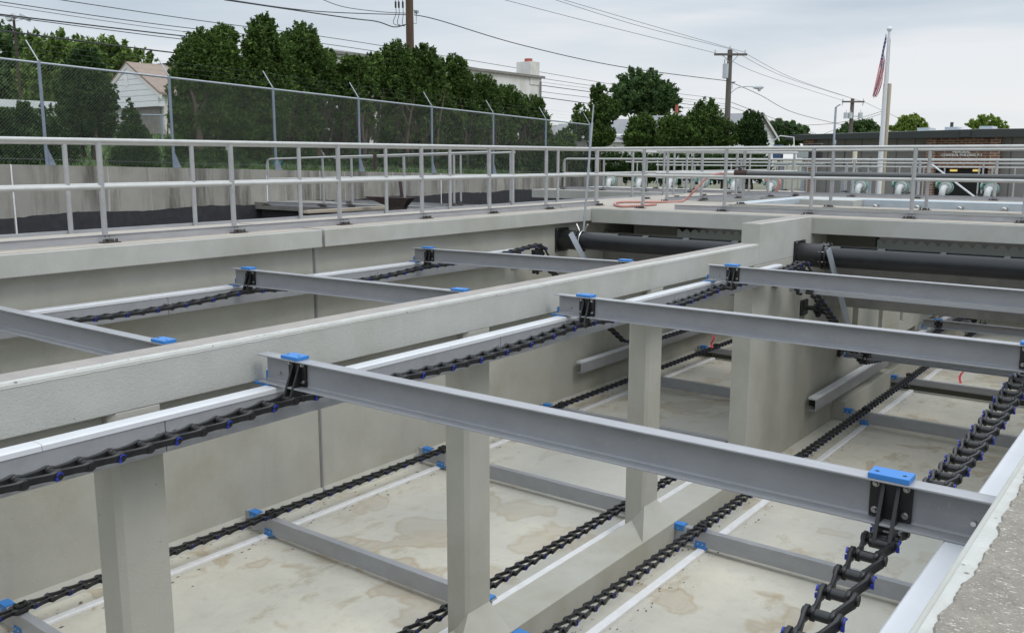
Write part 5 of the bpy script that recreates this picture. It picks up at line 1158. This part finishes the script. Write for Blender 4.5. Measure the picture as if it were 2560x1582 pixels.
# wires
def wire(label, pts, r=.02, m='cable', n=10):
    P3 = [at(*q) for q in pts]; out = smooth(P3, n) if len(P3) > 2 else [P3[0].lerp(P3[1], k/n) for k in range(n+1)]
    o = MB().tube(out, r, 5).build('power_line', m); return tag(o, label, 'power line', 'overhead power lines')
W = [('overhead wire leaving the top left corner, highest of the left bundle', [(110, -6, 'd', 36), (500, 52, 'd', 42), (860, 100, 'd', 50), (1300, 172, 'd', 66), (1600, 222, 'd', 80), (1825, 250, 'd', 95)], .018, 'cable'),
     ('second overhead wire of the left bundle, counted from the top', [(-20, 2, 'd', 34), (400, 62, 'd', 40), (860, 117, 'd', 50), (1300, 188, 'd', 66), (1600, 232, 'd', 80), (1825, 262, 'd', 95)], .018, 'cable'),
     ('third overhead wire of the left bundle, thin and pale', [(-20, 10, 'd', 34), (400, 72, 'd', 40), (860, 128, 'd', 50), (1300, 198, 'd', 66), (1600, 238, 'd', 80), (1825, 268, 'd', 95)], .014, 'cablel'),
     ('thick overhead cable crossing above the floodlights', [(-20, 34, 'd', 34), (400, 84, 'd', 40), (860, 136, 'd', 50), (1300, 206, 'd', 66), (1600, 246, 'd', 80), (1825, 274, 'd', 95)], .028, 'cable'),
     ('overhead wire just below the thick cable', [(-20, 37, 'd', 34), (400, 92, 'd', 40), (860, 147, 'd', 50), (1300, 222, 'd', 66), (1600, 258, 'd', 80), (1825, 280, 'd', 95)], .018, 'cable'),
     ('lowest thick black cable passing over the white gabled house', [(-20, 74, 'd', 30), (200, 103, 'd', 34), (450, 134, 'd', 40), (860, 180, 'd', 50), (1300, 236, 'd', 66), (1520, 266, 'd', 76)], .03, 'cable'),
     ('wire running down to the bracket on the brown pole from the upper left', [(540, -5, 'd', 28), (780, 28, 'd', 31), (1028, 38, 'd', 34)], .016, 'cable'),
     ('short sagging wire left of the brown pole', [(800, -3, 'd', 31), (860, 18, 'd', 31.5), (950, 30, 'd', 32.5), (1012, 64, 'd', 34)][:3]+[(1024, 34, 'd', 34)], .012, 'cable'),
     ('loose cable loop ending below the bracket of the brown pole', [(560, 0, 'd', 28), (860, 44, 'd', 31), (940, 54, 'd', 32.5), (985, 68, 'd', 33.5), (1014, 62, 'd', 34)], .02, 'cable'),
     ('long wire from the brown pole to the clamp on the street lamp pole', [(1036, 38, 'd', 34), (1100, 52, 'd', 35), (1300, 112, 'd', 38), (1550, 167, 'd', 42), (1828, 204, 'd', 48)], .018, 'cable'),
     ('faint high wire reaching the left end of the first cross arm', [(1245, -4, 'd', 36), (1500, 62, 'd', 41), (1796, 135, 'd', 48)], .011, 'cablel'),
     ('upper of two faint high wires meeting the top of the street lamp pole', [(1375, -4, 'd', 38), (1600, 66, 'd', 43), (1829, 124, 'd', 48)], .011, 'cablel'),
     ('lower of two faint high wires meeting the right end of the cross arm', [(1395, -4, 'd', 38), (1620, 62, 'd', 43), (1860, 131, 'd', 48)], .011, 'cablel'),
     ('faint wire between the two cross arms, upper one', [(1860, 132, 'd', 48), (1980, 195, 'd', 54), (2132, 247, 'd', 62)], .011, 'cablel'),
     ('faint wire between the two cross arms, middle one', [(1832, 126, 'd', 48), (1960, 192, 'd', 54), (2155, 254, 'd', 62)], .011, 'cablel'),
     ('faint wire between the two cross arms, lowest one', [(1798, 136, 'd', 48), (1900, 185, 'd', 52), (2108, 252, 'd', 62)], .011, 'cablel'),
     ('wire descending from the street lamp pole toward the low building', [(1832, 208, 'd', 48), (1900, 238, 'd', 52), (1985, 282, 'd', 58), (2120, 316, 'd', 66)], .016, 'cable'),
     ('wire sagging from the distant transformers past the flagpole', [(1985, 314, 'd', 70), (2060, 311, 'd', 70), (2130, 301, 'd', 70), (2204, 279, 'd', 70)], .016, 'cable'),
     ('lower wire passing behind the flagpole', [(2060, 335, 'd', 70), (2130, 308, 'd', 70), (2204, 285, 'd', 70)], .014, 'cable'),
     ('faint wire leaving the distant pole to the right', [(2158, 254, 'd', 62), (2240, 292, 'd', 70), (2310, 318, 'd', 78)], .012, 'cablel'),
     ('wire dropping behind the white gable to the right', [(1828, 256, 'd', 48), (1930, 295, 'd', 58), (2040, 335, 'd', 68)], .014, 'cable'),
     ('second wire dropping behind the white gable to the right', [(1828, 268, 'd', 48), (1920, 300, 'd', 58), (2010, 338, 'd', 68)], .014, 'cable')]
for l, p, r_, m_ in W: wire(l, p, r_, m_)

# ------------------------------------------------------------------ odds and ends behind
def car(label, px, py, ax, d, rz, body, sc_=1):
    p = at(px, py, ax, d); root = empty('parked_car', (p.x, p.y, p.z), rz, label, 'car', 'cars parked behind the fence')
    s = MB(); s.prism([(-2.1, .25), (2.1, .25), (2.15, .75), (1.2, .85), (.7, 1.35), (-1.1, 1.38), (-1.7, .9), (-2.1, .85)], 'y', -.8, .8); s.build('body', body, root, .06)
    s = MB(); s.prism([(1.05, .87), (.62, 1.28), (-1.0, 1.3), (-1.5, .9)], 'y', -.815, .815); s.build('window', 'cardark', root)
    for x in (-1.35, 1.35):
        for y in (-.78, .62): MB().cyl((x, y, .32), (x, y+.16, .32), .32, n=16).build('wheel', 'tyre', root)
    root.scale = (sc_,)*3; return root
car('teal car glimpsed through the hedge stems behind the middle handrails', 935, 436, 'x', -26, R(80), 'teal', .8)
car('pale car glimpsed through the hedge stems right of the teal one', 1150, 430, 'x', -26, R(80), 'carpaint')
car('white car glimpsed behind the fence left of the teal container', 640, 420, 'x', -24, R(80), 'white')
p = at(688, 440, 'x', -19.5); s = MB(); s.box(-.17, .17, -.2, .2, 0, .45); s.box(-.19, .19, -.22, .22, .45, .5); s = s.build('waste_container', 'teal', None, .02); s.location = (p.x, p.y, p.z-.05); tag(s, 'small teal container standing behind the fence post', 'container')
# gate operators / wheels on the channel beyond
GO = 'grey gate operators beyond the basin'
defs = [(1955, 405, 'grey operator table with bent tubes left of the brick pier'), (2010, 405, 'grey operator with a pale meter box in front of the brick pier'), (2035, 405, 'grey operator with a black motor box beside the pale meter'),
        (2110, 412, 'grey plate operator with a tall dark stem'), (2135, 414, 'grey plate operator with a cream casing'), (2175, 412, 'grey plate operator nearest the flagpole')]
def gate_op(p, k):
    root = empty('gate_operator', p)
    MB().box(-.05, .05, -.05, .05, -1.0, 0).build('pedestal', 'galv', root)
    s = MB(); s.cyl((0, 0, 0), (0, 0, .05), .12, .28, n=14); s.cyl((0, 0, .05), (0, 0, .08), .29, n=14); s.build('handwheel', 'grating', root)
    MB().cyl((0, 0, .08), (0, 0, .32 if k != 3 else .5), .02, n=8).build('stem', 'fascia', root)
    if k == 0: MB().box(-.25, -.02, -.1, .1, .2, .6).build('panel', 'bluebox', root); MB().tube([(-.3, 0, .7), (-.1, 0, .85), (.3, 0, .8), (.35, 0, .2)], .02, 6).build('tube', 'alu', root)
    if k == 1: MB().box(-.2, .16, -.1, .1, .22, .55).build('meter_box', 'grating', root, .02)
    if k == 2: MB().box(-.16, .2, -.1, .1, .2, .62).build('motor_box', 'black', root, .02)
    if k == 4: MB().cyl((.0, 0, .2), (0, 0, .62), .06, n=10).build('casing', 'cream', root)
    return root
for k, (px, py, l) in enumerate(defs): tag(gate_op(at(px, py+10, 'y', 26), k), l, 'gate operator', GO)
p0 = at(2325, 408, 'y', 25.5); p1 = at(2440, 495, 'y', 25.5); tag(MB().cyl(p0, p1, .022, n=10).build('handrail_brace', 'white'), 'bright white tube sloping down across the brick entrance', 'tube')
ww = MB(); p0 = at(2080, 433, 'y', 26.3); p1 = at(2185, 437, 'y', 26.3); ww.box(at(1900, 433, 'y', 26.3).x, p1.x, 26.2, 26.5, (p0.z+p1.z)/2-.16, (p0.z+p1.z)/2); tag(ww.build('channel_wall', 'galv'), 'low grey channel wall under the gate operators', 'wall')
# far second fence rails on the left by the house
fr = empty('yard_fence', (0, 0, 0), label='low wire yard fence in front of the white gabled house', cat='fence')
a = at(270, 286, 'x', -27); c = at(425, 289, 'x', -27)
MB().tube([a, c], .025, 6).build('top_rail', 'galvb', fr)
for t in (.0, .42, .85): q = a.lerp(c, t); MB().cyl(q, (q.x, q.y, gz(q.x, q.y)), .03, n=8).build('post', 'galvb', fr)

# ------------------------------------------------------------------ world and light
wd = bpy.data.worlds.new('World'); sc.world = wd; wd.use_nodes = True; nt = wd.node_tree; N = nt.nodes
bg = N['Background']; sky = N.new('ShaderNodeTexSky'); sky.sky_type = 'NISHITA'; sky.sun_disc = False; sky.sun_elevation = R(52); sky.sun_rotation = R(95)
tc = N.new('ShaderNodeTexCoord'); mp = N.new('ShaderNodeMapping'); mp.inputs['Scale'].default_value = (1, 1, 8); nt.links.new(tc.outputs['Generated'], mp.inputs['Vector'])
n1 = noise(nt, mp.outputs[0], 1.7, 5, .5, dist=.3)
cl = ramp(nt, n1, [(.34, (.56, .64, .72)), (.5, (.69, .755, .82)), (.64, (.86, .88, .91))])
sxyz = N.new('ShaderNodeSeparateXYZ'); nt.links.new(tc.outputs['Generated'], sxyz.inputs[0])
hz_ = ramp(nt, sxyz.outputs[2], [(.0, 1), (.05, .6), (.13, 0)])
cl = mixc(nt, cl, (.90, .91, .93), hz_)
skys = mixc(nt, sky.outputs[0], (0, 0, 0), 0.0)
vm = N.new('ShaderNodeVectorMath'); vm.operation = 'SCALE'; nt.links.new(skys, vm.inputs[0]); vm.inputs['Scale'].default_value = .10
scl = N.new('ShaderNodeVectorMath'); scl.operation = 'SCALE'; zn = ramp(nt, sxyz.outputs[2], [(.15, .38), (1, 1)]); zf = N.new('ShaderNodeMath'); zf.operation = 'MULTIPLY'; zf.inputs[1].default_value = 2.6; nt.links.new(zn, zf.inputs[0]); nt.links.new(zf.outputs[0], scl.inputs['Scale']); nt.links.new(cl, scl.inputs[0])
fin = mixc(nt, vm.outputs[0], scl.outputs[0], .93)
nt.links.new(fin, bg.inputs['Color']); bg.inputs['Strength'].default_value = 1.0
sl = bpy.data.lights.new('sun', 'SUN'); sl.energy = .95; sl.angle = R(18); sl.color = (1, .97, .92); so = bpy.data.objects.new('sun', sl); col.objects.link(so)
el, az = R(52), R(95); dirv = Vector((math.sin(az)*math.cos(el), math.cos(az)*math.cos(el), math.sin(el)))
so.rotation_euler = dirv.to_track_quat('Z', 'Y').to_euler()
sc.view_settings.view_transform = 'Standard'; sc.view_settings.look = 'None'; sc.view_settings.exposure = 0; sc.view_settings.gamma = 1
sc.cycles.max_bounces = 6; sc.cycles.diffuse_bounces = 4; sc.cycles.transparent_max_bounces = 8
